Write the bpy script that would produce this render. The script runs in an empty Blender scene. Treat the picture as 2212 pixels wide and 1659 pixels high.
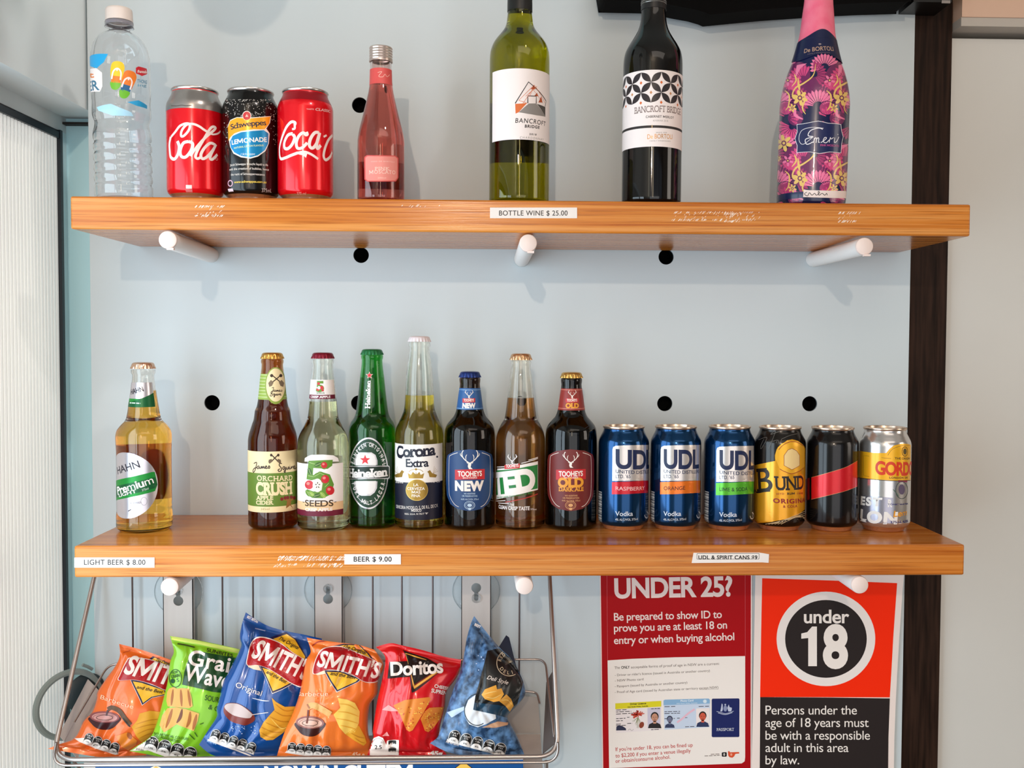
import bpy, bmesh, math, random
from mathutils import Vector, Matrix, geometry
from mathutils.bvhtree import BVHTree
random.seed(7)
SC = bpy.context.scene
COL = SC.collection
PI = math.pi

# ------------------------------------------------------------------ camera
FPX, PCX, PCY = 2116.0, 1162.4, 818.27
YAW, PITCH, ROLL = .0308, .03678, .00475
CAM = Vector((0, -1.167, 1.5))
_fw = Vector((math.sin(YAW)*math.cos(PITCH), math.cos(YAW)*math.cos(PITCH), -math.sin(PITCH)))
_r = Vector((math.cos(YAW), -math.sin(YAW), 0))
_u = _r.cross(_fw)
RT = _r*math.cos(ROLL)+_u*math.sin(ROLL)
UP = -_r*math.sin(ROLL)+_u*math.cos(ROLL)
FW = _fw
cd = bpy.data.cameras.new('camera')
cam = bpy.data.objects.new('camera', cd)
COL.objects.link(cam)
cam.matrix_world = Matrix(((RT.x, UP.x, -FW.x, CAM.x), (RT.y, UP.y, -FW.y, CAM.y), (RT.z, UP.z, -FW.z, CAM.z), (0, 0, 0, 1)))
cd.sensor_width = 36
cd.lens = 36*FPX/2212
cd.shift_x = -(PCX-1106)/2212
cd.shift_y = (PCY-829.5)/2212
cd.clip_start = .01
SC.camera = cam

# ------------------------------------------------------------------ light
SC.view_settings.view_transform = 'Standard'
SC.view_settings.look = 'None'
SC.view_settings.gamma = 1
SC.view_settings.use_curve_mapping = False
SC.view_settings.exposure = -0.4
SC.cycles.max_bounces = 28
SC.cycles.diffuse_bounces = 4
SC.cycles.glossy_bounces = 5
SC.cycles.transmission_bounces = 28
SC.cycles.transparent_max_bounces = 8
SC.cycles.use_denoising = True
SC.cycles.sample_clamp_indirect = 30
w = bpy.data.worlds.new('world')
SC.world = w
w.use_nodes = True
w.node_tree.nodes['Background'].inputs[0].default_value = (.75, .85, 1, 1)
w.node_tree.nodes['Background'].inputs[1].default_value = .4

def area(name, loc, target, sx, sy, power, col):
    l = bpy.data.lights.new(name, 'AREA')
    l.shape = 'RECTANGLE'; l.size = sx; l.size_y = sy
    l.energy = power; l.color = col
    o = bpy.data.objects.new(name, l)
    COL.objects.link(o)
    o.location = loc
    d = Vector(target)-Vector(loc)
    o.rotation_euler = d.to_track_quat('-Z', 'Y').to_euler()
    return o
# daylight in the clear side window, in the shop front behind the photographer, a slot lamp, then added fills
area('side_window_daylight', (-.618, -.29, 1.18), (1, -.29, 1.18), .44, 1.2, 10, (.72, .885, 1))
area('side_window_daylight', (-.618, -.8, 1.18), (1, -.8, 1.18), .42, 1.2, 11.2, (.72, .885, 1))
area('shop_front_daylight', (.35, -3.35, 1.2), (.35, 0, 1.2), 2.4, 1.9, 28, (1, .985, .98))
area('slot_lamp_light', (.06, -3.2, 2.02), (.06, 0, 1.6), .13, .8, 3, (1, .8, .55))
area('overhead_fill', (.6, -1.6, 2.67), (.6, -1.2, 0), 1.6, .9, 9, (1, .89, .8))  # added overhead fill for the wall and shelf tops
area('right_fill', (2.56, -.9, 1.75), (-.6, .1, 1.75), 1.2, 1.2, 22, (1, .9, .8))  # added fill from the right for the soffit; no window there
wl = bpy.data.lights.new('soffit_fill', 'SPOT'); wl.energy = 27; wl.spot_size = 1.0; wl.spot_blend = .8; wl.shadow_soft_size = .04; wl.color = (1, .92, .86)  # added fill aimed at the left soffit
wo = bpy.data.objects.new('soffit_fill', wl); COL.objects.link(wo); wo.location = (.5, -1.0, 2.55)
wo.rotation_euler = (Vector((-.66, -.05, 2.0))-wo.location).to_track_quat('-Z', 'Y').to_euler()
sp = bpy.data.lights.new('spotlight', 'POINT'); sp.energy = 60; sp.shadow_soft_size = .02; sp.color = (1, .8, .62)
so = bpy.data.objects.new('spotlight', sp); COL.objects.link(so); so.location = (-.2, -2.6, 2.21)

# ------------------------------------------------------------------ helpers
def ray(px, py):
    return (FW + RT*((px-PCX)/FPX) + UP*((PCY-py)/FPX))
def U(px, py, Y):
    d = ray(px, py)
    return CAM + d*((Y-CAM.y)/d.y)
def onz(px, py, z):
    d = ray(px, py)
    return CAM + d*((z-CAM.z)/d.z)
def lin(c):
    c /= 255
    return c/12.92 if c <= .04045 else ((c+.055)/1.055)**2.4
def rgb(h):
    return tuple(lin(int(h[i:i+2], 16)) for i in (0, 2, 4))+(1,)
MC = {}
def M(h, rough=.45, metal=0.0, coat=0.0, trans=0.0, ior=1.45, emit=0.0, spec=.5):
    k = (h, rough, metal, coat, trans, ior, emit, spec)
    if k in MC: return MC[k]
    m = bpy.data.materials.new('mat_'+h)
    m.use_nodes = True
    b = m.node_tree.nodes['Principled BSDF']
    b.inputs['Base Color'].default_value = rgb(h)
    b.inputs['Roughness'].default_value = rough
    b.inputs['Metallic'].default_value = metal
    b.inputs['Coat Weight'].default_value = coat
    b.inputs['Coat Roughness'].default_value = .08
    b.inputs['Transmission Weight'].default_value = trans
    b.inputs['IOR'].default_value = ior
    b.inputs['Specular IOR Level'].default_value = spec
    if emit:
        b.inputs['Emission Color'].default_value = rgb(h)
        b.inputs['Emission Strength'].default_value = emit
    MC[k] = m
    return m
def glass(h, ior=1.46, rough=0.0): return M(h, rough, 0, 0, 1, ior)
def noisy(h1, h2, scale, rough=.5, bump=0, stretch=(1, 1, 1), detail=4, spec=.5):
    m = bpy.data.materials.new('mat_'+h1+h2)
    m.use_nodes = True
    nt = m.node_tree; N = nt.nodes; L = nt.links
    b = N['Principled BSDF']
    tc = N.new('ShaderNodeTexCoord'); mp = N.new('ShaderNodeMapping')
    mp.inputs['Scale'].default_value = stretch
    no = N.new('ShaderNodeTexNoise'); no.inputs['Scale'].default_value = scale; no.inputs['Detail'].default_value = detail
    cr = N.new('ShaderNodeValToRGB')
    cr.color_ramp.elements[0].color = rgb(h1); cr.color_ramp.elements[1].color = rgb(h2)
    cr.color_ramp.elements[0].position = .35; cr.color_ramp.elements[1].position = .65
    L.new(tc.outputs['Object'], mp.inputs['Vector']); L.new(mp.outputs[0], no.inputs['Vector'])
    L.new(no.outputs['Fac'], cr.inputs[0]); L.new(cr.outputs[0], b.inputs['Base Color'])
    b.inputs['Roughness'].default_value = rough
    b.inputs['Specular IOR Level'].default_value = spec
    if bump:
        bp = N.new('ShaderNodeBump'); bp.inputs['Strength'].default_value = bump; bp.inputs['Distance'].default_value = .002
        L.new(no.outputs['Fac'], bp.inputs['Height']); L.new(bp.outputs[0], b.inputs['Normal'])
    return m

class MB:
    """collects shapes and links them as one mesh object"""
    def __init__(s): s.V = []; s.F = []; s.I = []; s.mats = []
    def mi(s, m):
        if m not in s.mats: s.mats.append(m)
        return s.mats.index(m)
    def add(s, V, F, m):
        n = len(s.V); i = s.mi(m)
        s.V += [tuple(v) for v in V]
        for f in F: s.F.append(tuple(n+k for k in f)); s.I.append(i)
    def box(s, a, b, m):
        x0, y0, z0 = a; x1, y1, z1 = b
        V = [(x, y, z) for x in (x0, x1) for y in (y0, y1) for z in (z0, z1)]
        s.add(V, [(0, 1, 3, 2), (4, 6, 7, 5), (0, 4, 5, 1), (2, 3, 7, 6), (0, 2, 6, 4), (1, 5, 7, 3)], m)
    def hexa(s, V, m):    # eight corners: four of the front, four of the back in the same order
        s.add(V, [(0, 1, 2, 3), (7, 6, 5, 4), (0, 4, 5, 1), (1, 5, 6, 2), (2, 6, 7, 3), (3, 7, 4, 0)], m)
    def tube(s, P, r, m, n=10, caps=True):
        P = [Vector(p) for p in P]
        V = []; F = []
        t0 = (P[1]-P[0]).normalized()
        a = t0.orthogonal().normalized()
        for i, p in enumerate(P):
            t = (P[min(i+1, len(P)-1)]-P[max(i-1, 0)]).normalized()
            a = (a-t*a.dot(t)).normalized(); b = t.cross(a)
            for k in range(n):
                q = 2*PI*k/n
                V.append(p+(a*math.cos(q)+b*math.sin(q))*r)
        for i in range(len(P)-1):
            for k in range(n):
                F.append((i*n+k, i*n+(k+1) % n, (i+1)*n+(k+1) % n, (i+1)*n+k))
        if caps:
            F.append(tuple(range(n-1, -1, -1))); F.append(tuple((len(P)-1)*n+k for k in range(n)))
        s.add(V, F, m)
    def lathe(s, pts, m, seg=72, mod=None, mtx=None):
        V = []; F = []; rings = []
        for (r, z) in pts:
            if r <= 1e-6:
                rings.append([len(V)]); V.append(Vector((0, 0, z)))
            else:
                row = []
                for k in range(seg):
                    q = 2*PI*k/seg
                    rr = r if mod is None else mod(r, z, q)
                    row.append(len(V)); V.append(Vector((rr*math.sin(q), -rr*math.cos(q), z)))
                rings.append(row)
        for a, b in zip(rings, rings[1:]):
            for k in range(seg):
                k2 = (k+1) % seg
                if len(a) == 1 and len(b) == 1: break
                if len(a) == 1: F.append((a[0], b[k2], b[k]))
                elif len(b) == 1: F.append((a[k], a[k2], b[0]))
                else: F.append((a[k], a[k2], b[k2], b[k]))
        if mtx: V = [mtx @ v for v in V]
        s.add(V, F, m)
    def prism(s, outer, holes, y0, y1, m, mh=None):   # outline in x,z pushed from y0 (front) to y1
        loops = [outer]+list(holes)
        tris = geometry.tessellate_polygon([[Vector((x, z, 0)) for x, z in lp] for lp in loops])
        flat = [p for lp in loops for p in lp]
        n = len(flat)
        V = [(x, y0, z) for x, z in flat]+[(x, y1, z) for x, z in flat]
        F = []
        for t in tris:
            a, b, c = (flat[i] for i in t)
            if (b[0]-a[0])*(c[1]-a[1])-(b[1]-a[1])*(c[0]-a[0]) < 0: t = (t[0], t[2], t[1])
            F.append(tuple(t)); F.append(tuple(n+i for i in reversed(t)))
        s.add(V, F, m)
        k = 0
        for lp in loops:
            l = len(lp)
            VV = [(x, y0, z) for x, z in lp]+[(x, y1, z) for x, z in lp]
            s.add(VV, [(i, l+i, l+(i+1) % l, (i+1) % l) for i in range(l)], (mh or m) if k else m)
            k += 1
    def build(s, name, parent=None, angle=38, fix=True):
        me = bpy.data.meshes.new(name)
        me.from_pydata(s.V, [], s.F)
        for m in s.mats: me.materials.append(m)
        me.polygons.foreach_set('material_index', s.I)
        me.polygons.foreach_set('use_smooth', [True]*len(s.F))
        if fix:
            bm = bmesh.new(); bm.from_mesh(me)
            bmesh.ops.recalc_face_normals(bm, faces=bm.faces)
            bm.to_mesh(me); bm.free()
        me.set_sharp_from_angle(angle=math.radians(angle))
        me.update()
        o = bpy.data.objects.new(name, me)
        COL.objects.link(o)
        if parent: o.parent = parent
        return o
def tag(o, label=None, cat=None, group=None, kind=None):
    for k, v in (('label', label), ('category', cat), ('group', group), ('kind', kind)):
        if v: o[k] = v
    return o
def empty(name, label, cat, mtx, group=None):
    o = bpy.data.objects.new(name, None)
    o.empty_display_size = .02
    COL.objects.link(o)
    o.matrix_world = mtx
    return tag(o, label, cat, group)
def bevel(o, wd=.002, seg=2):
    b = o.modifiers.new('bevel', 'BEVEL'); b.width = wd; b.segments = seg; b.limit_method = 'ANGLE'
    return o

# ---- lettering: glyph triangles of the built-in face, cached
GC = {}
GNB = {}
def _txt(s, off):
    c = bpy.data.curves.new('t', 'FONT')
    c.body = s; c.size = 1; c.resolution_u = 5; c.offset = off
    o = bpy.data.objects.new('t', c)
    me = bpy.data.meshes.new_from_object(o)
    V = [(v.co.x, v.co.y) for v in me.vertices]
    F = [tuple(p.vertices) for p in me.polygons]
    bpy.data.objects.remove(o); bpy.data.curves.remove(c); bpy.data.meshes.remove(me)
    return V, F
def _mx(s): return max(v[0] for v in _txt(s, 0)[0])
HH = _mx('HH')
CAP = max(v[1] for v in _txt('H', 0)[0])
ADV = {}
def glyph(ch, off, slab):
    if ch == 'm': off = 0
    k = (ch, off, slab)
    if k in GC: return GC[k]
    if ch not in ADV: ADV[ch] = _mx('H'+ch+'H')-HH
    if ch == ' ':
        GC[k] = ([], [], ADV[ch]); return GC[k]
    if ch == 'M' and off > .008:      # drawn by hand: the built-in heavy M folds over itself
        t = .085+2*off; W = .82; C = CAP
        P = [(-off, -off), (t-off, -off), (t-off, .62*C), (W/2-.3*t, .1*C), (W/2+.3*t, .1*C), (W-t+off, .62*C), (W-t+off, -off), (W+off, -off), (W+off, C+off), (W+off-1.2*t, C+off), (W/2, .46*C), (1.2*t-off, C+off), (-off, C+off)]
        V, F = [(a+.06, b) for a, b in P], [tuple(f) for f in geometry.tessellate_polygon([[Vector((a, b, 0)) for a, b in P]])]
    else: V, F = _txt(ch, off)
    F2 = []
    for f in F:
        for i in range(1, len(f)-1): F2.append((f[0], f[i], f[i+1]))
    nb_ = len(F2)
    if slab:
        cnt = {}
        for f in F2:
            for a, b in ((f[0], f[1]), (f[1], f[2]), (f[2], f[0])):
                e = (min(a, b), max(a, b)); cnt[e] = cnt.get(e, 0)+1
        seen = set()
        for (a, b), n in cnt.items():
            if n > 1: continue
            (xa, ya), (xb, yb) = V[a], V[b]
            wd = abs(xa-xb)
            for yy, sg in ((-off, 1), (CAP+off, -1)):
                if abs(ya-yy) < .012 and abs(yb-yy) < .012 and .05 < wd < .3:
                    x0, x1 = min(xa, xb)-.07, max(xa, xb)+.07
                    if (round(x0, 2), sg) in seen: continue
                    seen.add((round(x0, 2), sg))
                    n0 = len(V); y2 = yy+sg*.1
                    V += [(x0, yy), (x1, yy), (x1, y2), (x0, y2)]
                    F2 += [(n0, n0+1, n0+2), (n0, n0+2, n0+3)]
    GNB[id(F2)] = nb_
    GC[k] = (V, F2, W+.17 if ch == 'M' and off > .008 else ADV[ch])
    return GC[k]
def catmull(P, n=6, closed=False):
    if len(P) < 3: return [tuple(p) for p in P]
    out = []; N = len(P)
    rng = N if closed else N-1
    for i in range(rng):
        p = [P[(i+k) % N] if closed else P[max(0, min(N-1, i+k))] for k in (-1, 0, 1, 2)]
        for j in range(n):
            t = j/n
            out.append(tuple(.5*(2*p[1][a]+(p[2][a]-p[0][a])*t+(2*p[0][a]-5*p[1][a]+4*p[2][a]-p[3][a])*t*t+(3*p[1][a]-p[0][a]-3*p[2][a]+p[3][a])*t**3) for a in range(len(P[0]))))
    if not closed: out.append(tuple(P[-1]))
    return out

class Art:
    """flat printing: shapes placed by inv(x, y) -> (u, v) on a surface and wrapped by wrap(u, v, offset)"""
    def __init__(s, inv, wrap, su, sv, k, off0=.00015, dl=.00005):
        s.inv = inv; s.wrap = wrap; s.su = su; s.sv = sv; s.k = k; s.T_ = []; s.off0 = off0; s.dl = dl; s.dx = 0; s.dy = 0; s.sk = 0
    def q(s, x, y): return s.inv(x+s.dx, y+s.dy)
    def tris(s, V, F, m, l):
        for f in F: s.T_.append((V[f[0]], V[f[1]], V[f[2]], m, l))
    def uvpoly(s, uv, m, l, holes=()):
        loops = [uv]+list(holes)
        t = geometry.tessellate_polygon([[Vector((a, b, 0)) for a, b in lp] for lp in loops])
        flat = [p for lp in loops for p in lp]
        s.tris(flat, t, m, l)
    def P(s, pts, m, l=1, smooth=False):
        if smooth: pts = catmull(pts, 5, True)
        else:
            o = []
            for i, a in enumerate(pts):
                b = pts[(i+1) % len(pts)]
                n = max(1, int(math.dist(a, b)/60))
                o += [(a[0]+(b[0]-a[0])*j/n, a[1]+(b[1]-a[1])*j/n) for j in range(n)]
            pts = o
        s.uvpoly([s.q(*p) for p in pts], m, l)
    def E(s, x, y, rx, ry, m, l=1, rot=0, n=36):
        c, d = math.cos(rot), math.sin(rot)
        s.P([(x+rx*math.cos(2*PI*i/n)*c-ry*math.sin(2*PI*i/n)*d, y+rx*math.cos(2*PI*i/n)*d+ry*math.sin(2*PI*i/n)*c) for i in range(n)], m, l)
    def S(s, pts, wd, m, l=2, closed=False, smooth=True, taper=False):
        if smooth and len(pts) > 2: pts = catmull(pts, 5, closed)
        Q = [Vector(s.q(*p)) for p in pts]
        n = len(Q); V = []; F = []
        for i, p in enumerate(Q):
            a = Q[(i-1) % n] if closed else Q[max(0, i-1)]
            b = Q[(i+1) % n] if closed else Q[min(n-1, i+1)]
            t = b-a
            if t.length < 1e-9: t = Vector((1, 0))
            t.normalize()
            ww = wd*s.k/2
            if taper: ww *= .25+.75*math.sin(PI*min(1, max(0, i/(n-1))))
            nn = Vector((-t.y, t.x))*ww
            V += [tuple(p+nn), tuple(p-nn)]
        s.sk = (s.sk+1) % 12
        N = n if closed else n-1
        for i in range(N):
            j = (i+1) % n
            F += [(2*i, 2*i+1, 2*j+1), (2*i, 2*j+1, 2*j)]
            if len(F) >= 12 or i == N-1:
                s.tris(V, F, m, l+s.sk*.04+.3*(i//6)/(1+N//6)); F = []
    def ring(s, x, y, rx, ry, wd, m, l=2, a0=0, a1=360, n=40):
        pts = [(x+rx*math.cos(math.radians(a0+(a1-a0)*i/n)), y-ry*math.sin(math.radians(a0+(a1-a0)*i/n))) for i in range(n+(a1-a0 < 360))]
        s.S(pts, wd, m, l, closed=a1-a0 >= 360, smooth=False)
    def R(s, x0, y0, x1, y1, m, l=0, c=None, rad=0):
        c = s.cx if c is None else c
        ym = (y0+y1)/2
        u0, u1 = s.q(x0, ym)[0], s.q(x1, ym)[0]
        v0, v1 = s.q(c-s.dx, y1)[1], s.q(c-s.dx, y0)[1]
        s.RU(u0, u1, v0, v1, m, l, rad*s.k)
    def band(s, a0, a1, y0, y1, m, l=0, rad=0):   # degrees round the thing
        s.RU(math.radians(a0)*s.rr, math.radians(a1)*s.rr, s.q(s.cx-s.dx, y1)[1], s.q(s.cx-s.dx, y0)[1], m, l, rad*s.k)
    def RU(s, u0, u1, v0, v1, m, l, rad=0):
        if rad:
            p = []
            for (x, y, a) in ((u1-rad, v1-rad, 0), (u0+rad, v1-rad, 90), (u0+rad, v0+rad, 180), (u1-rad, v0+rad, 270)):
                p += [(x+rad*math.cos(math.radians(a+b)), y+rad*math.sin(math.radians(a+b))) for b in (0, 22, 45, 67, 90)]
        else: p = [(u0, v0), (u1, v0), (u1, v1), (u0, v1)]
        s.uvpoly(p, m, l)
    def _lay(s, t, bold, slab, sp):
        x = 0; out = []
        for ch in t:
            V, F, a = glyph(ch, bold, slab)
            out.append((x, V, F)); x += a+sp
        xs = [x0+v[0] for x0, V, F in out for v in V]
        return out, min(xs), max(xs)
    def T(s, t, x0, y0, x1, y1, h, m, bold=0.0, slab=False, shear=0.0, l=2, sp=0.0):
        lay, xa, xb = s._lay(t, bold, slab, sp)
        A = Vector(s.q(x0, y0)); B = Vector(s.q(x1, y1))
        ln = math.dist((x0, y0), (x1, y1)); up = ((y1-y0)/ln, -(x1-x0)/ln)
        mx, my = (x0+x1)/2, (y0+y1)/2
        H = Vector(s.q(mx+up[0]*h, my+up[1]*h))-Vector(s.q(mx, my))
        for gi, (ox, V, F) in enumerate(lay):
            W = [tuple(A+(B-A)*((ox+v[0]+shear*v[1]-xa)/(xb-xa))+H*(v[1]/CAP)) for v in V]
            nb = GNB.get(id(F), len(F))
            s.tris(W, F[:nb], m, l+.15*(gi % 2)); s.tris(W, F[nb:], m, l+.3+.15*(gi % 2))
    def TA(s, t, x, y, rx, ry, a0, a1, h, m, bold=0.0, l=2, inner=False, xs_=1.0):   # lettering along an arc, degrees
        n = len(t)
        for i, ch in enumerate(t):
            if ch == ' ': continue
            a = math.radians(a0+(a1-a0)*(i+.5)/n)
            V, F, ad = glyph(ch, bold, False)
            xs = [v[0] for v in V]; xc = (min(xs)+max(xs))/2
            px, py = x+rx*math.cos(a), y-ry*math.sin(a)
            rad = Vector((math.cos(a), -math.sin(a)))
            up = -rad if inner else rad
            rt = Vector((-up.y, up.x))
            sc = h/CAP
            W = [s.q(px+rt.x*(v[0]-xc)*sc*xs_+up.x*v[1]*sc, py+rt.y*(v[0]-xc)*sc*xs_+up.y*v[1]*sc) for v in V]
            s.tris(W, F, m, l)
    def star(s, x, y, r, m, l=2, n=5, ri=.42, rot=-90):
        s.P([(x+(r if i % 2 == 0 else r*ri)*math.cos(math.radians(rot+180*i/n)), y+(r if i % 2 == 0 else r*ri)*math.sin(math.radians(rot+180*i/n))) for i in range(2*n)], m, l)
    def scrib(s, x0, y0, x1, y1, h, m, n=6, wd=2, l=2, seed=1):   # a line of print too small to read
        rd = random.Random(seed)
        x = 0.0
        while x < 1:
            wl = rd.uniform(.5, 1.3)/n
            a, b = x, min(1, x+wl*.8)
            s.S([(x0+(x1-x0)*a, y0+(y1-y0)*a), (x0+(x1-x0)*b, y0+(y1-y0)*b)], h, m, l)
            x += wl
    def into(s, mb):
        groups = {}
        su, sv = s.su, s.sv
        for (a, b, c, m, l) in s.T_:
            st = [(tuple(a), tuple(b), tuple(c))]
            out = groups.setdefault((m, l), [])
            while st:
                t = st.pop()
                best = 1.0; bi = -1
                for i in range(3):
                    p, q = t[i], t[(i+1) % 3]
                    d = ((p[0]-q[0])/su)**2+((p[1]-q[1])/sv)**2
                    if d > best: best = d; bi = i
                if bi < 0: out.append(t); continue
                p, q, r = t[bi], t[(bi+1) % 3], t[(bi+2) % 3]
                h = ((p[0]+q[0])/2, (p[1]+q[1])/2)
                st.append((p, h, r)); st.append((h, q, r))
        for (m, l), ts in groups.items():
            idx = {}; V = []; F = []
            off = s.off0+s.dl*l
            for t in ts:
                f = []
                for p in t:
                    kk = (round(p[0], 7), round(p[1], 7))
                    if kk not in idx:
                        idx[kk] = len(V); V.append(s.wrap(p[0], p[1], off))
                    f.append(idx[kk])
                if len(set(f)) < 3 or any(V[i] is None for i in f): continue
                ar = (t[1][0]-t[0][0])*(t[2][1]-t[0][1])-(t[1][1]-t[0][1])*(t[2][0]-t[0][0])
                if abs(ar) < 1e-14: continue
                F.append(tuple(f) if ar > 0 else (f[0], f[2], f[1]))
            used = sorted({i for f in F for i in f})
            re = {o: i for i, o in enumerate(used)}
            mb.add([V[i] for i in used], [tuple(re[i] for i in f) for f in F], m)

# ---- round things
def pchip(P):
    P = sorted(P)
    Q = [P[0]]
    for p in P[1:]:
        if p[0]-Q[-1][0] > 1e-5: Q.append(p)
    n = len(Q)
    h = [Q[i+1][0]-Q[i][0] for i in range(n-1)]
    d = [(Q[i+1][1]-Q[i][1])/h[i] for i in range(n-1)]
    m = [d[0]]+[0 if d[i-1]*d[i] <= 0 else 2*d[i-1]*d[i]/(d[i-1]+d[i]) for i in range(1, n-1)]+[d[-1]]
    def f(z):
        if z <= Q[0][0]: return Q[0][1]
        if z >= Q[-1][0]: return Q[-1][1]
        for i in range(n-1):
            if z <= Q[i+1][0]: break
        t = (z-Q[i][0])/h[i]
        a, b = Q[i][1], Q[i+1][1]
        return (2*t**3-3*t*t+1)*a+(t**3-2*t*t+t)*h[i]*m[i]+(-2*t**3+3*t*t)*b+(t**3-t*t)*h[i]*m[i+1]
    return f
ZU, ZL, DP = 1.66857, 1.25703, .2115     # tops of the two shelves, their depth
class Round:
    def __init__(s, name, label, cat, org, sc, ax, shelf, base=None, Y=None, tilt=0, group=None):
        s.org, s.sc, s.ax = org, sc, ax
        px = org[0]+ax/sc
        if base is not None:
            b = onz(px, org[1]+base/sc, shelf)
        else:
            b = U(px, 435, Y); b.z = shelf
        s.M = Matrix.Translation(b) @ Matrix.Rotation(tilt, 4, 'Y')
        s.Mi = s.M.inverted()
        s.o = s.Mi @ CAM
        s.root = empty(name, label, cat, s.M, group)
    def lray(s, zx, zy):
        return s.Mi.to_3x3() @ ray(s.org[0]+zx/s.sc, s.org[1]+zy/s.sc)
    def zr(s, zy, hw, ax=None):
        """height and radius from a reading of the outline"""
        ax = s.ax if ax is None else ax
        r = []; z = []
        for sg in (-1, 1):
            d = s.lray(ax+sg*hw, zy)
            t = -(s.o.x*d.x+s.o.y*d.y)/(d.x**2+d.y**2)
            p = s.o+d*t
            r.append(math.hypot(p.x, p.y)); z.append(p.z)
        return (sum(z)/2, sum(r)/2)
    def profile(s, rows, foot=.003):
        P = [s.zr(*q) for q in rows]
        P = [(z, r) for z, r in P if z > .012]
        zb, rb = min(P)
        P += [(0, rb-foot), (.0025, rb-foot*.35), (.006, rb)]
        s.f = pchip(P); s.ztop = max(P)[0]
        return s.f
    def inv(s, zx, zy):
        d = s.lray(zx, zy); o = s.o
        r = s.rr
        for _ in range(9):
            a = d.x**2+d.y**2; b = 2*(o.x*d.x+o.y*d.y); c = o.x**2+o.y**2-r*r
            D = b*b-4*a*c
            t = (-b-math.sqrt(D))/(2*a) if D > 0 else -b/(2*a)
            p = o+d*t
            r = s.f(p.z)
        return (math.atan2(p.x, -p.y)*s.rr, p.z)
    def wrap(s, u, v, off):
        q = u/s.rr; r = s.f(v)+off
        return Vector((r*math.sin(q), -r*math.cos(q), v))
    def art(s, ymid, sv=.006):
        s.rr = s.f(s.zr(ymid, 1)[0])
        k = s.inv(s.ax+1, ymid)[0]-s.inv(s.ax-1, ymid)[0]
        a = Art(s.inv, s.wrap, .0028, sv, k/2)
        a.cx = s.ax; a.rr = s.rr
        return a
    def zs(s, y): return s.zr(y, 1)[0]
    def pts(s, z0, z1, n, d=0.0):
        return [(max(.002, s.f(z0+(z1-z0)*i/n)+d), z0+(z1-z0)*i/n) for i in range(n+1)]
    def glass(s, tint, liq=None, level=None, wall=.0024, ribs=None):
        f = s.f; zt = s.ztop
        out = [(0, .0015), (s.f(0)*.8, .0008)]+s.pts(0, .012, 6)+s.pts(.012, zt, 90)[1:]
        inn = s.pts(zt, .012, 60, -wall)+s.pts(.012, .005, 4, -wall)[1:]+[(s.f(.02)*.6, .0042), (0, .0046)]
        if wall < .001: inn = s.pts(zt, .004, 140, -wall)+[(s.f(.004)*.9, .0022), (s.f(.02)*.6, .0022), (0, .0023)]; out = [(0, .0015), (s.f(0)*.8, .0012)]+s.pts(0, .004, 6)+s.pts(.004, zt, 140)[1:]
        mb = MB(); mb.lathe(out+inn, glass(tint), 80)
        mb.build('glass_body', s.root)
        if liq:
            zl = s.zs(level)
            mb = MB()
            L = [(0, .0045), (s.f(.02)*.6, .0041)]+s.pts(.005, .012, 4, -wall+.00006)+s.pts(.012, zl, 60, -wall+.00006)[1:]+[(0, zl)]
            mb.lathe(L, glass(liq, 1.33), 80)
            mb.build('liquid', s.root)
    def crown(s, y0, y1, hw, m):
        z1 = s.zs(y0)-.0006; z0 = s.zs(y1); R = s.zr((y0+y1)/2, hw)[1]
        H = z1-z0
        def mod(r, z, q):
            t = max(0, min(1, (z0+H*.62-z)/(H*.62)))
            return r*(1+.055*t*math.cos(21*q))
        pr = [(0, z1), (R*.5, z1), (R*.74, z1-H*.05), (R*.84, z1-H*.14), (R*.9, z1-H*.3), (R*.93, z0+H*.4), (R*.97, z0+H*.2), (R*.99, z0), (R*.93, z0), (R*.87, z0+H*.4), (R*.82, z1-H*.32), (0, z1-H*.2)]
        mb = MB(); mb.lathe(pr, m, 126, mod)
        mb.build('crown_cap', s.root, 50)
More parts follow.
